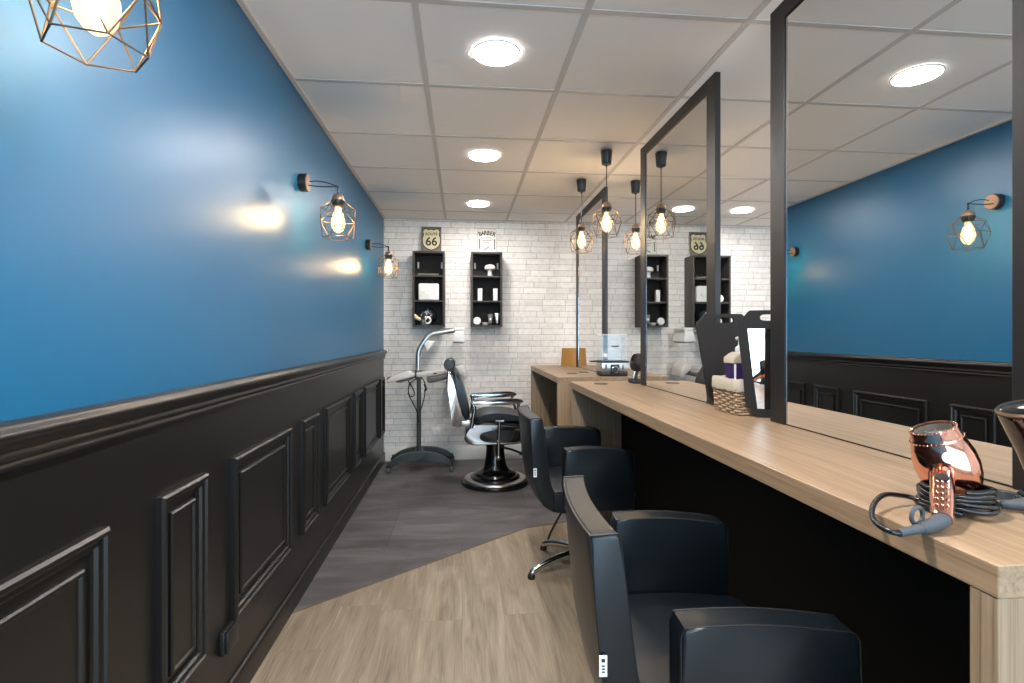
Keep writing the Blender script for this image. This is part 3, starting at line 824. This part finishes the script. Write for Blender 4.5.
# white case
t = thing('vanity_case', 'small white case with a black handle on the left shelf', 'case', (-.31, SY, 1.561))
MB().box(-.415, -.222, SY - .045, SY + .045, 1.561, 1.724, .014, 3).build('body', M['lwhite'], t)
mb = MB(); mb.tube([(-.345, SY, 1.722), (-.345, SY, 1.744), (-.335, SY, 1.754), (-.285, SY, 1.754), (-.275, SY, 1.744), (-.275, SY, 1.722)], .005, 8, smooth=1); mb.build('handle', M['black'], t)
mb = MB()
for x in (-.36, -.262): mb.box(x - .010, x + .010, SY - .049, SY - .044, 1.630, 1.646, .002)
mb.tube([(-.36, SY - .046, 1.628), (-.335, SY - .046, 1.617), (-.31, SY - .046, 1.622), (-.285, SY - .046, 1.617), (-.262, SY - .046, 1.628)], .0022, 6, smooth=1)
mb.build('clasp', M['grey'], t)
# bottom left: bowl plate, shaving brush, mug
mb = MB(); mb.lathe([(0, 0), (.055, .003), (.078, .014), (.082, .022), (.079, .024), (.055, .010), (0, .008)], (-.325, 5.072, 1.410), (0, -1, .22), 36)
pl = tag(mb.build('round_plate', M['gloss'], base=(-.325, 5.07, 1.326)), 'round black plate propped up in the left shelf bottom', 'plate')
t = thing('shaving_mug', 'small silver mug with a white curled handle before the black plate', 'mug', (-.372, 4.985, 1.326))
MB().lathe([(0, 0), (.024, 0), (.028, .006), (.027, .045), (.030, .052), (.026, .052), (.023, .008), (0, .006)], (-.372, 4.985, 1.326), seg=24).build('cup', M['steel'], t)
mb = MB(); mb.tube([(-.346, 4.98, 1.345), (-.325, 4.975, 1.338), (-.303, 4.975, 1.356), (-.300, 4.975, 1.382), (-.318, 4.975, 1.402), (-.340, 4.978, 1.396), (-.348, 4.98, 1.378)], .0095, 10, smooth=2); mb.build('handle', M['lwhite'], t)
t = thing('shaving_brush', 'cream shaving brush leaning at the left end of the shelf bottom', 'brush', (-.40, 4.985, 1.326))
mb = MB(); mb.lathe([(0, 0), (.012, 0), (.015, .01), (.016, .03), (.024, .055), (.023, .068), (.012, .074), (0, .075)], (-.398, 4.985, 1.376), (-.75, 0, .45), 20); mb.build('bristles', M['cream'], t)
mb = MB(); mb.lathe([(0, -.03), (.011, -.03), (.013, -.02), (.008, -.01), (.012, 0), (0, .001)], (-.398, 4.985, 1.376), (-.75, 0, .45), 20); mb.build('grip', M['lwhite'], t)
# right shelf: white powder brush
t = thing('neck_brush', 'white mushroom shaped brush standing on the top board of the right shelf', 'brush', (.268, SY, 1.799))
MB().lathe([(0, 0), (.024, 0), (.026, .005), (.021, .03), (.023, .06), (.03, .064), (0, .066)], (.268, SY, 1.799), seg=24).build('grip', M['lwhite'], t)
MB().lathe([(0, .062), (.045, .064), (.052, .072), (.052, .092), (.042, .108), (.02, .114), (0, .115)], (.268, SY, 1.799), seg=28).build('bristles', mat('white_bristle', lin(218, 214, 206), .85, bump=.3, var=.03), t)
for i, x in enumerate((.172, .320)):
    mb = MB(); mb.box(x - .021, x + .021, SY - .02, SY + .02, 1.561, 1.681, .0015, 1)
    mb.mi = 1; mb.box(x - .010, x + .010, SY - .0207, SY - .0199, 1.60, 1.604); mb.box(x - .010, x + .010, SY - .0207, SY - .0199, 1.61, 1.613)
    tag(mb.build('carton', [M['lwhite'], M['grey']], base=(x, SY, 1.561), smooth=0), ('left' if i == 0 else 'right') + ' one of two slim white cartons on the right shelf', 'carton', 'white cartons on the right shelf')
mb = MB(); mb.lathe([(0, 0), (.036, 0), (.038, .003), (.038, .022), (.034, .026), (0, .027)], (.143, SY, 1.3655), (0, -1, .12), 36)
mb.mi = 1
for k in range(6):
    a = k * pi / 3; mb.box(.143 + .010 * cos(a) - .004, .143 + .010 * cos(a) + .004, SY - .0285, SY - .0265, 1.37 + .012 * sin(a) - .0015, 1.37 + .012 * sin(a) + .0015)
tag(mb.build('round_tin', [M['lwhite'], M['grey']], base=(.143, SY, 1.326)), 'round white tin on edge in the right shelf bottom', 'tin')
mb = MB(); mb.lathe([(0, 0), (.022, 0), (.028, .008), (.036, .024), (.038, .028), (.034, .028), (.024, .010), (0, .006)], (.222, SY, 1.326), seg=28)
tag(mb.build('small_dish', M['lwhite'], base=(.222, SY, 1.326)), 'small white dish beside the round tin', 'dish')
for i, (x, h, lab) in enumerate(((.272, .108, 'shorter dark tube standing on its cap in the right shelf bottom'), (.338, .118, 'taller dark tube standing on its cap at the right shelf end'))):
    t = thing('cream_tube', lab, 'tube', (x, SY, 1.326), group='cream tubes on the right shelf')
    MB().lathe([(0, 0), (.016, 0), (.017, .003), (.016, .022), (0, .023)], (x, SY, 1.326), seg=20).build('cap', M['black'], t)
    mb = MB(); rings = []
    for k in range(6):
        u = k / 5; z = 1.348 + (h - .022) * u; a, b_ = .017 + .009 * u, .017 * (1 - u) + .0018
        rings.append([mb.bm.verts.new((x + a * cos(q), SY + b_ * sin(q), z)) for q in [2 * pi * j / 20 for j in range(20)]])
    for A, B in zip(rings, rings[1:]):
        for j in range(20): mb.bm.faces.new((A[j], A[(j + 1) % 20], B[(j + 1) % 20], B[j]))
    mb.bm.faces.new(rings[0][::-1]); mb.bm.faces.new(rings[-1])
    sb = mb.build('body', M['dgrey'] if i == 0 else M['steel'], t)
    MB().box(x - .009, x + .009, SY - .0165, SY - .0145, 1.375, 1.395).build('print', M['lwhite'], sb, smooth=0)
# other half: things in the shelf through the gap
mb = MB(); mb.lathe([(0, 0), (.034, 0), (.037, .003), (.037, .02), (.033, .024), (0, .025)], (2.595, SY, 1.5985), (0, -1, .1), 36)
mb.mi = 1
for k in range(6):
    a = k * pi / 3; mb.box(2.595 + .010 * cos(a) - .004, 2.595 + .010 * cos(a) + .004, SY - .0265, SY - .0245, 1.603 + .012 * sin(a) - .0015, 1.603 + .012 * sin(a) + .0015)
tag(mb.build('round_tin', [M['lwhite'], M['grey']], base=(2.595, SY, 1.561)), 'round white tin on the middle board of the shelf behind the mirror gap', 'tin')
mb = MB(); mb.lathe([(0, 0), (.022, 0), (.024, .004), (.024, .045), (.012, .055), (.010, .075), (0, .076)], (2.585, SY, 1.799), seg=20)
tag(mb.build('small_bottle', mat('mauve_plastic', lin(92, 76, 88), .45, var=.04), base=(2.585, SY, 1.799)), 'small mauve bottle on the top board of the shelf behind the mirror gap', 'bottle')
mb = MB(); mb.lathe([(0, 0), (.032, 0), (.034, .004), (.034, .05), (.028, .066), (0, .068)], (2.588, SY, 1.326), seg=24)
tag(mb.build('white_jar', M['lwhite'], base=(2.588, SY, 1.326)), 'white rounded jar on the bottom board of the shelf behind the mirror gap', 'jar')

# ------------------------------------------------------------------ signs standing on the shelves
ty = radians(-5)
t = thing('tin_sign', 'weathered grey tin sign reading ROUTE 66, standing on the left shelf', 'sign', (-.30, 5.09, 2.027))
zc0 = 2.027
def lean(p):  # lean back towards the wall
    return Vector((p.x, 5.075 + (p.z - zc0) * .10 + (p.y - 5.075), p.z))
mb = MB(); mb.prism([(-.396, 2.027), (-.204, 2.027), (-.204, 2.292), (-.396, 2.292)], 1, 5.075, 5.079, 0, 1, lean); mb.build('plate', M['signsteel'], t, smooth=0)
def shield(s):
    L_ = [(0, .098), (.028, .092), (.052, .103), (.066, .098), (.078, .078), (.070, .058), (.072, .04), (.082, .01), (.080, -.03), (.066, -.062), (.038, -.084), (0, -.098)]
    pts = [(x * s, z * s) for x, z in L_] + [(-x * s, z * s) for x, z in L_[-2:0:-1]]
    return pts
zc1 = 2.163
mb = MB(); mb.prism([(-.30 + x, zc1 + z) for x, z in shield(1.12)], 1, 5.0738, 5.0752, 0, 1, lean); sh = mb.build('shield_border', M['ink'], t, smooth=0)
mb = MB(); mb.prism([(-.30 + x, zc1 + z) for x, z in shield(1.02)], 1, 5.0728, 5.0740, 0, 1, lean)
mb.build('shield', M['signcream'], t, smooth=0)
mb = MB(); mb.merge_mesh(text_mesh('66', .118, .022), face_front(-.30, 0, zc1 - .022, 0, 0, .98, 1))
mb.merge_mesh(text_mesh('ROUTE', .036, .03), face_front(-.30, 0, zc1 + .055, 0, 0, 1.0, 1))
for v in mb.bm.verts: v.co = Vector((v.co.x, 5.0722 + (v.co.z - zc0) * .10 + v.co.y, v.co.z))
mb.build('lettering', M['ink'], t, smooth=0)
mb = MB()
for k in range(14):
    x = -.388 + .176 * k / 13
    mb.box(x - .004, x + .004, 5.0735 + .0253, 5.0745 + .0253, 2.278, 2.289)
mb.build('edge_wear', M['ink'], t, smooth=0)

t = thing('tin_sign', 'off-white tin sign reading BARBER in dark arched letters, on the right shelf', 'sign', (.244, 5.09, 2.027))
mb = MB(); mb.prism([(.149, 2.027), (.339, 2.027), (.339, 2.286), (.149, 2.286)], 1, 5.075, 5.079, 0, 1, lean); mb.build('plate', M['signwhite'], t, smooth=0)
mb = MB()
R_ = .24; cz = 2.238 - R_
for k, chh in enumerate('BARBER'):
    a = (-2.5 + k) * .118
    mb.merge_mesh(text_mesh(chh, .054, .035), face_front(.244 + R_ * sin(a), 0, cz + R_ * cos(a), 0, -a, .9, 1.05))
for x0, x1, z in ((.205, .283, 2.195), (.19, .298, 2.167), (.2, .288, 2.160), (.232, .256, 2.128)): mb.box(x0, x1, -.0006, .0002, z, z + .003)
for x in (.166, .313): # barber poles at the sides
    mb.box(x, x + .009, -.0006, .0002, 2.09, 2.168); mb.box(x - .003, x + .012, -.0006, .0002, 2.168, 2.176); mb.box(x - .003, x + .012, -.0006, .0002, 2.082, 2.09)
for i in range(12): # moustache and comb drawing
    a = pi * i / 11
    mb.box(.244 - .022 * cos(a) - .003, .244 - .022 * cos(a) + .003, -.0006, .0002, 2.137 + .008 * sin(a) - .002, 2.137 + .008 * sin(a) + .002)
for i in range(9): mb.box(.215 + .006 * i, .219 + .006 * i, -.0006, .0002, 2.062 + .004 * i, 2.078 + .004 * i)
for i in range(16):
    a = pi * i / 15
    mb.box(.285 - .03 * cos(a) - .003, .285 - .03 * cos(a) + .003, -.0006, .0002, 2.032 + .016 * sin(a) - .002, 2.032 + .016 * sin(a) + .003)
mb.box(.152, .154, -.0006, .0002, 2.03, 2.273); mb.box(.334, .336, -.0006, .0002, 2.03, 2.273); mb.box(.152, .336, -.0006, .0002, 2.281, 2.283)
for v in mb.bm.verts: v.co = Vector((v.co.x, 5.0742 + (v.co.z - zc0) * .10 + v.co.y, v.co.z))
mb.build('lettering', M['ink'], t, smooth=0)

# ------------------------------------------------------------------ sockets on the walls
t = thing('wall_socket', 'white square socket plate low on the brick wall', 'wall socket', (-.256, YB, .278))
MB().box(-.297, -.217, YB - .010, YB, .238, .318, .003).build('plate', M['lwhite'], t)
MB().lathe([(0, .0), (.018, 0), (.021, .001), (.022, 0)], (-.257, YB - .0105, .278), (0, -1, 0), 24).build('outlet', M['lwhite'], t)
t = thing('wall_socket', 'black socket low on the black panelling in the left foreground', 'wall socket', (XL, 1.75, .258))
MB().box(XL, XL + .016, 1.705, 1.795, .215, .29, .003).build('back_box', M['black'], t)
MB().box(XL + .016, XL + .026, 1.709, 1.791, .219, .286, .003).build('cover', M['black'], t)

# ------------------------------------------------------------------ boards in the gap between the mirrors
def back_mirror(yb, lean_dir, label, glass_side, rz=0):
    xc = 1.101 if glass_side else 1.086
    t = thing('back_mirror', label, 'hand mirror', (xc, yb, DZ), group='hand mirrors leaning on the mirror posts')
    half = [(.05, 0), (.09, .048), (.099, .15), (.12, .335), (.118, .345), (.11, .352), (.10, .360), (.092, .368), (.085, .378), (.078, .384)]
    out = [(xc + x, DZ + z) for x, z in half] + [(xc - x, DZ + z) for x, z in half[::-1]]
    hole = [(xc + .044 * (1 if cos(a) > 0 else -1) * abs(cos(a)) ** .5, DZ + .358 + .0115 * (1 if sin(a) > 0 else -1) * abs(sin(a)) ** .6) for a in [2 * pi * k / 28 for k in range(28)]]
    k_ = lean_dir
    def f(v):
        dx, dy = v.x - xc, v.y - yb + k_ * (v.z - DZ) / .384
        return Vector((xc + dx * cos(rz) - dy * sin(rz), yb + dx * sin(rz) + dy * cos(rz), v.z))
    bm = bmesh.new(); th = .012
    rings = {}
    for nm, loop in (('o', out), ('h', hole)):
        for s_, y in ((0, yb), (1, yb + th)): rings[nm, s_] = [bm.verts.new(f(Vector((p[0], y, p[1])))) for p in loop]
    for nm in 'oh':
        A, B = rings[nm, 0], rings[nm, 1]; n = len(A)
        for k in range(n): bm.faces.new((A[k], A[(k + 1) % n], B[(k + 1) % n], B[k]))
    for s_ in (0, 1):
        es = []
        for nm in 'oh':
            R_ = rings[nm, s_]
            for k in range(len(R_)): es.append(bm.edges.get((R_[k], R_[(k + 1) % len(R_)])))
        bmesh.ops.triangle_fill(bm, use_beauty=True, edges=es)
    mb = MB(); mb.bm.free(); mb.bm = bm
    mb.build('frame', M['board'], t, smooth=0)
    if glass_side:
        gp = [(xc - .052, DZ + .032), (xc + .052, DZ + .032), (xc + .068, DZ + .16), (xc + .085, DZ + .318), (xc - .085, DZ + .318), (xc - .068, DZ + .16)]
        mb = MB(); mb.prism(gp, 1, yb - .0012, yb + .001, 0, 1, f); mb.build('glass', M['mirror'], t, smooth=0)
    return t
back_mirror(2.004, .05, 'plain black back of a hand mirror with handle slot, behind the wicker basket', False)
back_mirror(1.732, -.006, 'black hand mirror with its glass showing, right of the wicker basket', True, radians(-24))

# ------------------------------------------------------------------ basket with bottle
bx0, bx1, by0, by1, bz = .998, 1.135, 1.792, 1.972, .098
t = thing('wicker_basket', 'small wicker basket with linen lining standing between the two hand mirrors', 'basket', ((bx0 + bx1) / 2, (by0 + by1) / 2, DZ))
mb = MB(); bcx, bcy = (bx0 + bx1) / 2, (by0 + by1) / 2
def ringpt(u, z, off):
    k = .92 + .08 * z / bz
    hx, hy = (bx1 - bx0) / 2 * k, (by1 - by0) / 2 * k
    per = [(hx, -hy), (hx, hy), (-hx, hy), (-hx, -hy)]
    Ls = [2 * hy, 2 * hx, 2 * hy, 2 * hx]; tot = sum(Ls); d = (u % 1) * tot
    for i in range(4):
        if d <= Ls[i]:
            a, b_ = Vector(per[i]), Vector(per[(i + 1) % 4]); p = a + (b_ - a) * (d / Ls[i])
            n = Vector(((b_ - a).y, -(b_ - a).x)).normalized(); p += n * off; break
        d -= Ls[i]
    return Vector((bcx + p.x, bcy + p.y, DZ + z))
rows = 10; stakes = 20
for r_ in range(rows):
    z = .006 + r_ * .0098
    mb.tube([ringpt((k + .5) / (stakes * 4), z, .0032 * sin(pi * (k / 4 + r_))) for k in range(stakes * 4)], .0048, 6, closed=True)
for k in range(stakes): mb.tube([ringpt((k + .5) / stakes, z, 0) for z in (.002, .05, .1)], .0032, 6)
mb.box(bx0 + .012, bx1 - .012, by0 + .012, by1 - .012, DZ + .002, DZ + .008)
mb.build('woven_body', M['wicker'], t, smooth=60)
mb = MB()
hx, hy = (bx1 - bx0) / 2 + .004, (by1 - by0) / 2 + .004
def lining_loop(o, z, wob=0):
    pts = []
    n = 56
    for k in range(n):
        p = ringpt(k / n, bz, o); pts.append(Vector((p.x, p.y, DZ + z + wob * sin(k * 1.7) + wob * .7 * sin(k * .9))))
    return [mb.bm.verts.new(p) for p in pts]
loops = [lining_loop(.009, .088, .002), lining_loop(.011, .10, 0), lining_loop(.008, .128, .0012), lining_loop(.003, .134, .001), lining_loop(-.004, .128, 0), lining_loop(-.010, .05, 0), lining_loop(-.014, .012, 0)]
for A, B in zip(loops, loops[1:]):
    for k in range(len(A)): mb.bm.faces.new((A[k], A[(k + 1) % len(A)], B[(k + 1) % len(B)], B[k]))
mb.bm.faces.new(loops[-1])
o = mb.build('lining', M['linen'], t, smooth=70); o['label'] = 'cream linen lining folded over the rim'

q0 = (1.067, 1.893)
t = thing('pump_bottle', 'purple bottle with a white pump standing in the wicker basket', 'bottle', (q0[0], q0[1], DZ + .014))
MB().box(q0[0] - .042, q0[0] + .042, q0[1] - .036, q0[1] + .036, DZ + .014, 1.128, .006, 3).build('body', M['purple'], t)
mb = MB(); mb.prism([(q0[0] - .047, 1.124), (q0[0] + .047, 1.124), (q0[0] + .047, 1.145), (q0[0] + .03, 1.158), (q0[0] + .014, 1.166), (q0[0] - .014, 1.166), (q0[0] - .03, 1.158), (q0[0] - .047, 1.145)], 1, q0[1] - .040, q0[1] + .040, .005, 2); o = mb.build('shoulder', M['linen'], t, smooth=50); o['label'] = 'white shoulder cover'
MB().box(q0[0] - .0435, q0[0] - .036, q0[1] - .0368, q0[1] - .035, DZ + .05, 1.122).build('stripe', M['lwhite'], t, smooth=0)
mb = MB(); mb.lathe([(0, 0), (.018, 0), (.018, .018), (.012, .024), (.007, .028), (.0065, .055), (0, .055)], (q0[0], q0[1], 1.164), seg=20)
mb.tube([(q0[0] + .012, q0[1], 1.216), (q0[0] - .004, q0[1], 1.221), (q0[0] - .016, q0[1], 1.218)], .006, 10); mb.build('pump', M['lwhite'], t)

# ------------------------------------------------------------------ towel steriliser
t = thing('steamer', 'silver and black steamer with clear lid on the far desk', 'steamer', (1.08, 3.65, DZ + .001))
x0, x1, y0, y1 = .984, 1.180, 3.585, 3.728
MB().box(x0, x1, y0, y1, DZ + .001, .972, .008, 2).build('foot', M['black'], t)
bd = MB().box(x0 + .004, x1 - .004, y0 + .002, y1 - .004, .97, 1.036, .004, 2).build('body', M['steel'], t)
mb = MB(); mb.box(x0 - .012, x1 + .008, y0 - .010, y1 + .004, 1.034, 1.047, .004, 2); mb.box(x0 - .062, x0 - .008, y0 + .045, y0 + .10, 1.036, 1.046, .004, 2); mb.build('rim', M['black'], t)
mb = MB(); mb.box(1.052, 1.118, y0 - .004, y0 + .004, .950, 1.022, .004, 2); mb.build('control_panel', M['black'], bd)
kb = MB().lathe([(0, 0), (.019, 0), (.019, .014), (.016, .018), (0, .018)], (1.084, y0 - .004, .985), (0, -1, 0), 28).build('knob', M['black'], bd)
MB().lathe([(.020, 0), (.025, 0), (.025, .006), (.020, .008)], (1.084, y0 - .004, .985), (0, -1, 0), 28, close=True).build('knob_ring', M['chrome'], bd)
mb = MB(); mb.box(1.015, 1.025, y0 - .001, y0 + .006, .988, 1.022, .002); mb.box(1.14, 1.148, y0 - .001, y0 + .006, .985, 1.02, .002); mb.build('vent', M['black'], bd)
mb = MB()
lx0, lx1, ly0, ly1, lz0, lz1 = .994, 1.170, 3.592, 3.722, 1.0475, 1.232
for b_ in ((lx0, lx1, ly0, ly0 + .003, lz0, lz1), (lx0, lx1, ly1 - .003, ly1, lz0, lz1), (lx0, lx0 + .003, ly0 + .003, ly1 - .003, lz0, lz1), (lx1 - .003, lx1, ly0 + .003, ly1 - .003, lz0, lz1), (lx0, lx1, ly0, ly1, lz1, lz1 + .003)): mb.box(*b_)
ld = mb.build('clear_lid', M['acrylic'], t, smooth=0)
mb = MB()
for a, b_ in (((lx0, ly0), (lx0, ly0)), ((lx1, ly0), (lx1, ly0))): mb.tube([(a[0], a[1], lz0), (a[0], a[1], lz1)], .0022, 6)
mb.tube([(lx0, ly0, lz1 + .002), (lx1, ly0, lz1 + .002), (lx1, ly1, lz1 + .002), (lx0, ly1, lz1 + .002)], .0025, 6, closed=True)
mb.build('lid_edge', M['lwhite'], ld)
mb = MB(); mb.box(1.062, 1.088, ly0 - .002, ly0, 1.146, 1.156, .002); mb.box(1.088, 1.114, ly0 - .002, ly0, 1.146, 1.156, .002); mb.build('label_mark', M['ink'], ld)
mb = MB(); mb.box(1.002, 1.03, ly0 - .0012, ly0, 1.075, 1.1); mb.box(1.002, 1.05, ly0 - .0012, ly0, 1.108, 1.11); mb.build('sticker', M['lwhite'], ld, smooth=0)

# golden board on the far desk against the mirror
mb = MB(); mb.prism([(.935, DZ), (1.10, DZ), (1.10, 1.108), (.946, 1.108)], 1, 4.832, 4.838, .001, 1)
tag(mb.build('wooden_board', M['amber'], base=(.99, 4.835, DZ), smooth=0), 'golden brown board standing at the brick wall end of the far desk', 'board')

# small round ribbed fan behind the middle mirror
fx, fy = 1.03, 3.075
t = thing('desk_fan', 'small round black fan on an angled stand beside the middle mirror', 'fan', (fx + .03, fy, DZ))
mb = MB(); mb.box(fx - .005, fx + .06, fy - .045, fy + .045, DZ, DZ + .028, .006, 2); mb.build('base', M['black'], t)
mb = MB(); mb.tube([(fx + .025, fy, DZ + .02), (fx + .035, fy, DZ + .07), (fx + .06, fy, DZ + .13)], lambda u: .014 - .004 * u, 10, smooth=1); st = mb.build('stand', M['black'], t)
MB().tube([(fx + .012, fy - .012, DZ + .03), (fx + .022, fy - .012, DZ + .075), (fx + .048, fy - .010, DZ + .12)], .003, 6, smooth=1).build('trim', M['steel'], st)
ax = Vector((-.97, -.10, .22))
mb = MB()
c_ = Vector((fx + .045, fy, 1.062))
mb.lathe([(0, -.03), (.03, -.03), (.052, -.018), (.058, 0), (.056, .018), (.05, .026), (0, .028)], c_, ax, 28)
q = ax.normalized().to_track_quat('Z', 'Y').to_matrix()
for k in range(5):
    r_ = .01 + .0095 * k; mb.tube([c_ + q @ Vector((r_ * cos(a), r_ * sin(a), .029)) for a in [2 * pi * j / 24 for j in range(24)]], .0022, 6, closed=True)
mb.build('head', M['black'], t)

# ------------------------------------------------------------------ copper hair dryer
t = thing('hair_dryer', 'shiny copper hair dryer standing nozzle up on its coiled cord', 'hair dryer', (.845, .80, DZ))
b0 = Vector((.845, .804, .958)); b1 = Vector((.804, .812, 1.075)); axd = (b1 - b0)
Ld = axd.length; k = Ld / .12
mb = MB(); mb.lathe([(0, .0), (.025, .0), (.032, .004), (.0385, .018), (.044, .036), (.046, .056), (.0445, .075), (.040, .092), (.0365, .101), (.0378, .102), (.0378, .106), (.0345, .110), (.0335, .120), (.0315, .123), (.0285, .122), (.0275, .106), (0, .104)], b0, axd, 48)
hb = mb.build('barrel', M['copper'], t, smooth=50)
q = axd.normalized().to_track_quat('Z', 'Y').to_matrix()
mb = MB(); mb.lathe([(0, .1055), (.027, .1055), (.0273, .119), (.0267, .119), (.026, .107), (0, .107)], b0, axd, 32)
for j in range(5):
    a = pi * j / 5; u = q @ Vector((cos(a), sin(a), 0)); cc = b0 + axd.normalized() * .109; mb.cyl(cc - u * .026, cc + u * .026, .0012, seg=6)
o = mb.build('nozzle_grille', mat('grey_mesh', lin(120, 116, 108), .6, .3, var=.1, vscale=80), hb); o['label'] = 'grey mesh inside the nozzle'
mb = MB()
for h_, r_ in ((.104, .038), (.1215, .0332)): 
    for j in range(40):
        a = 2 * pi * j / 40; mb.sph(b0 + q @ Vector((r_ * cos(a), r_ * sin(a), h_)), .0011, 6)
mb.build('studs', M['copper'], hb)
# handle, towards the camera and down on to the desk
h0 = Vector((.783, .772, .998)); h1 = Vector((.718, .708, .955))
d = (h1 - h0).normalized()
mb = MB(); mb.tube([h0 - d * .03, h0, h0.lerp(h1, .35), h0.lerp(h1, .7), h1], lambda u: .0155 - .002 * u + .0015 * sin(pi * u), 16, smooth=2); hh = mb.build('handle', M['copper'], t, smooth=60)
mb = MB()
side_ = d.cross(Vector((0, 0, 1))).normalized(); up_ = side_.cross(d).normalized()
for r_ in range(6):
    for c3 in (-1, 0, 1): mb.sph(h0.lerp(h1, .15 + .14 * r_) + up_ * .0148 + side_ * .0065 * c3, .0026, 8)
mb.build('grip_studs', M['copper'], hh)
mb = MB(); mb.lathe([(.0, 0), (.009, 0), (.009, .003), (0, .004)], h0.lerp(h1, .2) + up_ * .0145, up_, 16); mb.build('switch', M['black'], hh)
MB().lathe([(0, 0), (.0095, 0), (.0095, .0015), (0, .0015)], b0.lerp(b1, .62) + (Vector((-.55, -.83, 0))).normalized() * .0435, Vector((-.55, -.83, .1)), 20).build('badge', M['lwhite'], hb)
# strain relief with hanging ring
s0_ = h1 + d * .002; e0 = Vector((.630, .689, .9445))
mb = MB(); mb.tube([h1 - d * .012, s0_, Vector((.698, .703, .9485)), Vector((.672, .698, .9465))], lambda u: .0135 - .005 * u, 12, smooth=1)
mb.tube([Vector((.690, .701, .9475)), e0], lambda u: .0085 - .003 * u, 10)
c_ = Vector((.676, .707, .962)); mb.tube([c_ + Vector((.013 * cos(a), .004 * cos(a), .012 * sin(a))) for a in [2 * pi * j / 20 for j in range(20)]], .0032, 8, closed=True)
o = mb.build('cord_guard', M['rubber'], t); o['label'] = 'grey rubber cord guard with ring'
# cord: loops out over the desk edge, back under the barrel and coils
mb = MB()
pts = [e0, Vector((.620, .692, .9455)), Vector((.617, .709, .9475)), Vector((.634, .745, .949)), Vector((.672, .785, .956)), Vector((.715, .812, .962)), Vector((.752, .822, .955)), Vector((.780, .828, .949))]
n = 64
for k in range(n * 5):
    a = 2.2 + 2 * pi * k / n * 1.0; rr = .051 + .0022 * sin(k * .13) - .006 * (k / (n * 5)); pts.append(Vector((.826 + rr * cos(-a), .790 + rr * sin(-a), .9445 + .0072 * (k / n) + .0016 * sin(k * .31))))
mb.tube(pts, .0042, 8, smooth=2)
mb.build('cord', M['cord'], t, smooth=70)

# ------------------------------------------------------------------ black hair dryer at the right edge
t = thing('hair_dryer', 'glossy black hair dryer standing upright at the right picture edge', 'hair dryer', (.985, .80, DZ))
b0 = Vector((1.008, .790, .965)); b1 = Vector((.973, .79, 1.098)); axd = b1 - b0
mb = MB(); mb.lathe([(0, 0), (.026, 0), (.030, .006), (.029, .03), (.034, .07), (.043, .115), (.048, .142), (.046, .147), (.042, .150), (.025, .154), (0, .155)], b0, axd, 36)
hb = mb.build('barrel', M['gloss'], t, smooth=50)
q = axd.normalized().to_track_quat('Z', 'Y').to_matrix()
o = MB().lathe([(.0425, .1445), (.0485, .1425), (.0495, .146), (.0465, .150), (.043, .149)], b0, axd, 36, close=True).build('rim', M['brass'], hb); o['label'] = 'dull metal rim'
mb = MB(); mb.tube([(1.01, .79, .99), (1.012, .765, .972), (1.015, .725, .958)], .015, 12, smooth=2); mb.build('handle', M['gloss'], t)
mb = MB()
for k in range(3): mb.tube([(1.010 + (.042 - .004 * k) * cos(a), .795 + (.045 - .004 * k) * sin(a), .9405 + .007 * k + .002 * sin(2 * a)) for a in [2 * pi * j / 36 for j in range(36)]], .0042, 8, closed=True)
mb.build('cord', M['cord'], t)
t = thing('power_plug', 'grey black plug with a short lead lying beside the copper dryer cord', 'plug', (.93, .775, DZ))
mb = MB(); mb.tube([(.945, .766, .951), (.925, .772, .9495), (.905, .786, .9455)], lambda u: .0135 - .0075 * u, 12, smooth=1); mb.build('plug_body', M['rubber'], t)
mb = MB(); mb.tube([(.907, .785, .9455), (.897, .800, .9435), (.915, .835, .943), (.945, .858, .943), (.965, .862, .943)], .004, 8, smooth=2); mb.build('lead', M['cord'], t)

# ------------------------------------------------------------------ light
w = bpy.data.worlds.new('World'); C.world = w; w.use_nodes = True
bgn = w.node_tree.nodes['Background']
bgn.inputs['Color'].default_value = (.56, .78, 1.0, 1); bgn.inputs['Strength'].default_value = 8
# daylight through the shop window
ld = bpy.data.lights.new('window_daylight', 'AREA'); ld.shape = 'RECTANGLE'; ld.size = 3.9; ld.size_y = 1.85
ld.energy = 1; ld.cycles.is_portal = True
lo = bpy.data.objects.new('window_daylight', ld); COL.objects.link(lo)
lo.location = ((XL + XR) / 2, YF - .12, 1.22); lo.rotation_euler = (radians(90), 0, 0)
lo.rotation_euler = Vector((0, 1, 0)).to_track_quat('-Z', 'Z').to_euler()

# unseen lamps added to brighten the room, at the ceiling rows' assumed spacing
for lx_, ly_ in ((.138, .875), (.138, -.325), (.138, -1.525), (2.54, 3.275), (2.54, 2.075), (2.54, .875), (2.54, -.325)):
    d_ = bpy.data.lights.new('added_fill_lamp', 'AREA'); d_.shape = 'DISK'; d_.size = .2; d_.energy = (34 if ly_ > 0 else 18) if lx_ < 1 else 15; d_.color = (1, .95, .915)
    o_ = bpy.data.objects.new('added_fill_lamp', d_); COL.objects.link(o_); o_.location = (lx_, ly_, CEIL - .012)

# ------------------------------------------------------------------ camera
cam = bpy.data.cameras.new('camera'); co = bpy.data.objects.new('camera', cam); COL.objects.link(co)
cam.sensor_width = 36; cam.lens = 515.06 / 1024 * 36
cam.shift_y = -(341.5 - 334.92) / 1024 * 1.0
cam.clip_start = .02
co.location = (0, 0, CAMZ); co.rotation_euler = (radians(90), 0, -.0964)
C.camera = co

C.view_settings.view_transform = 'Standard'; C.view_settings.look = 'None'
C.view_settings.gamma = 1; C.view_settings.use_curve_mapping = False
C.view_settings.exposure = .2
cy = C.cycles
cy.use_denoising = True
cy.max_bounces = 10; cy.diffuse_bounces = 5; cy.glossy_bounces = 6; cy.transparent_max_bounces = 12
cy.sample_clamp_indirect = 6; cy.caustics_reflective = False
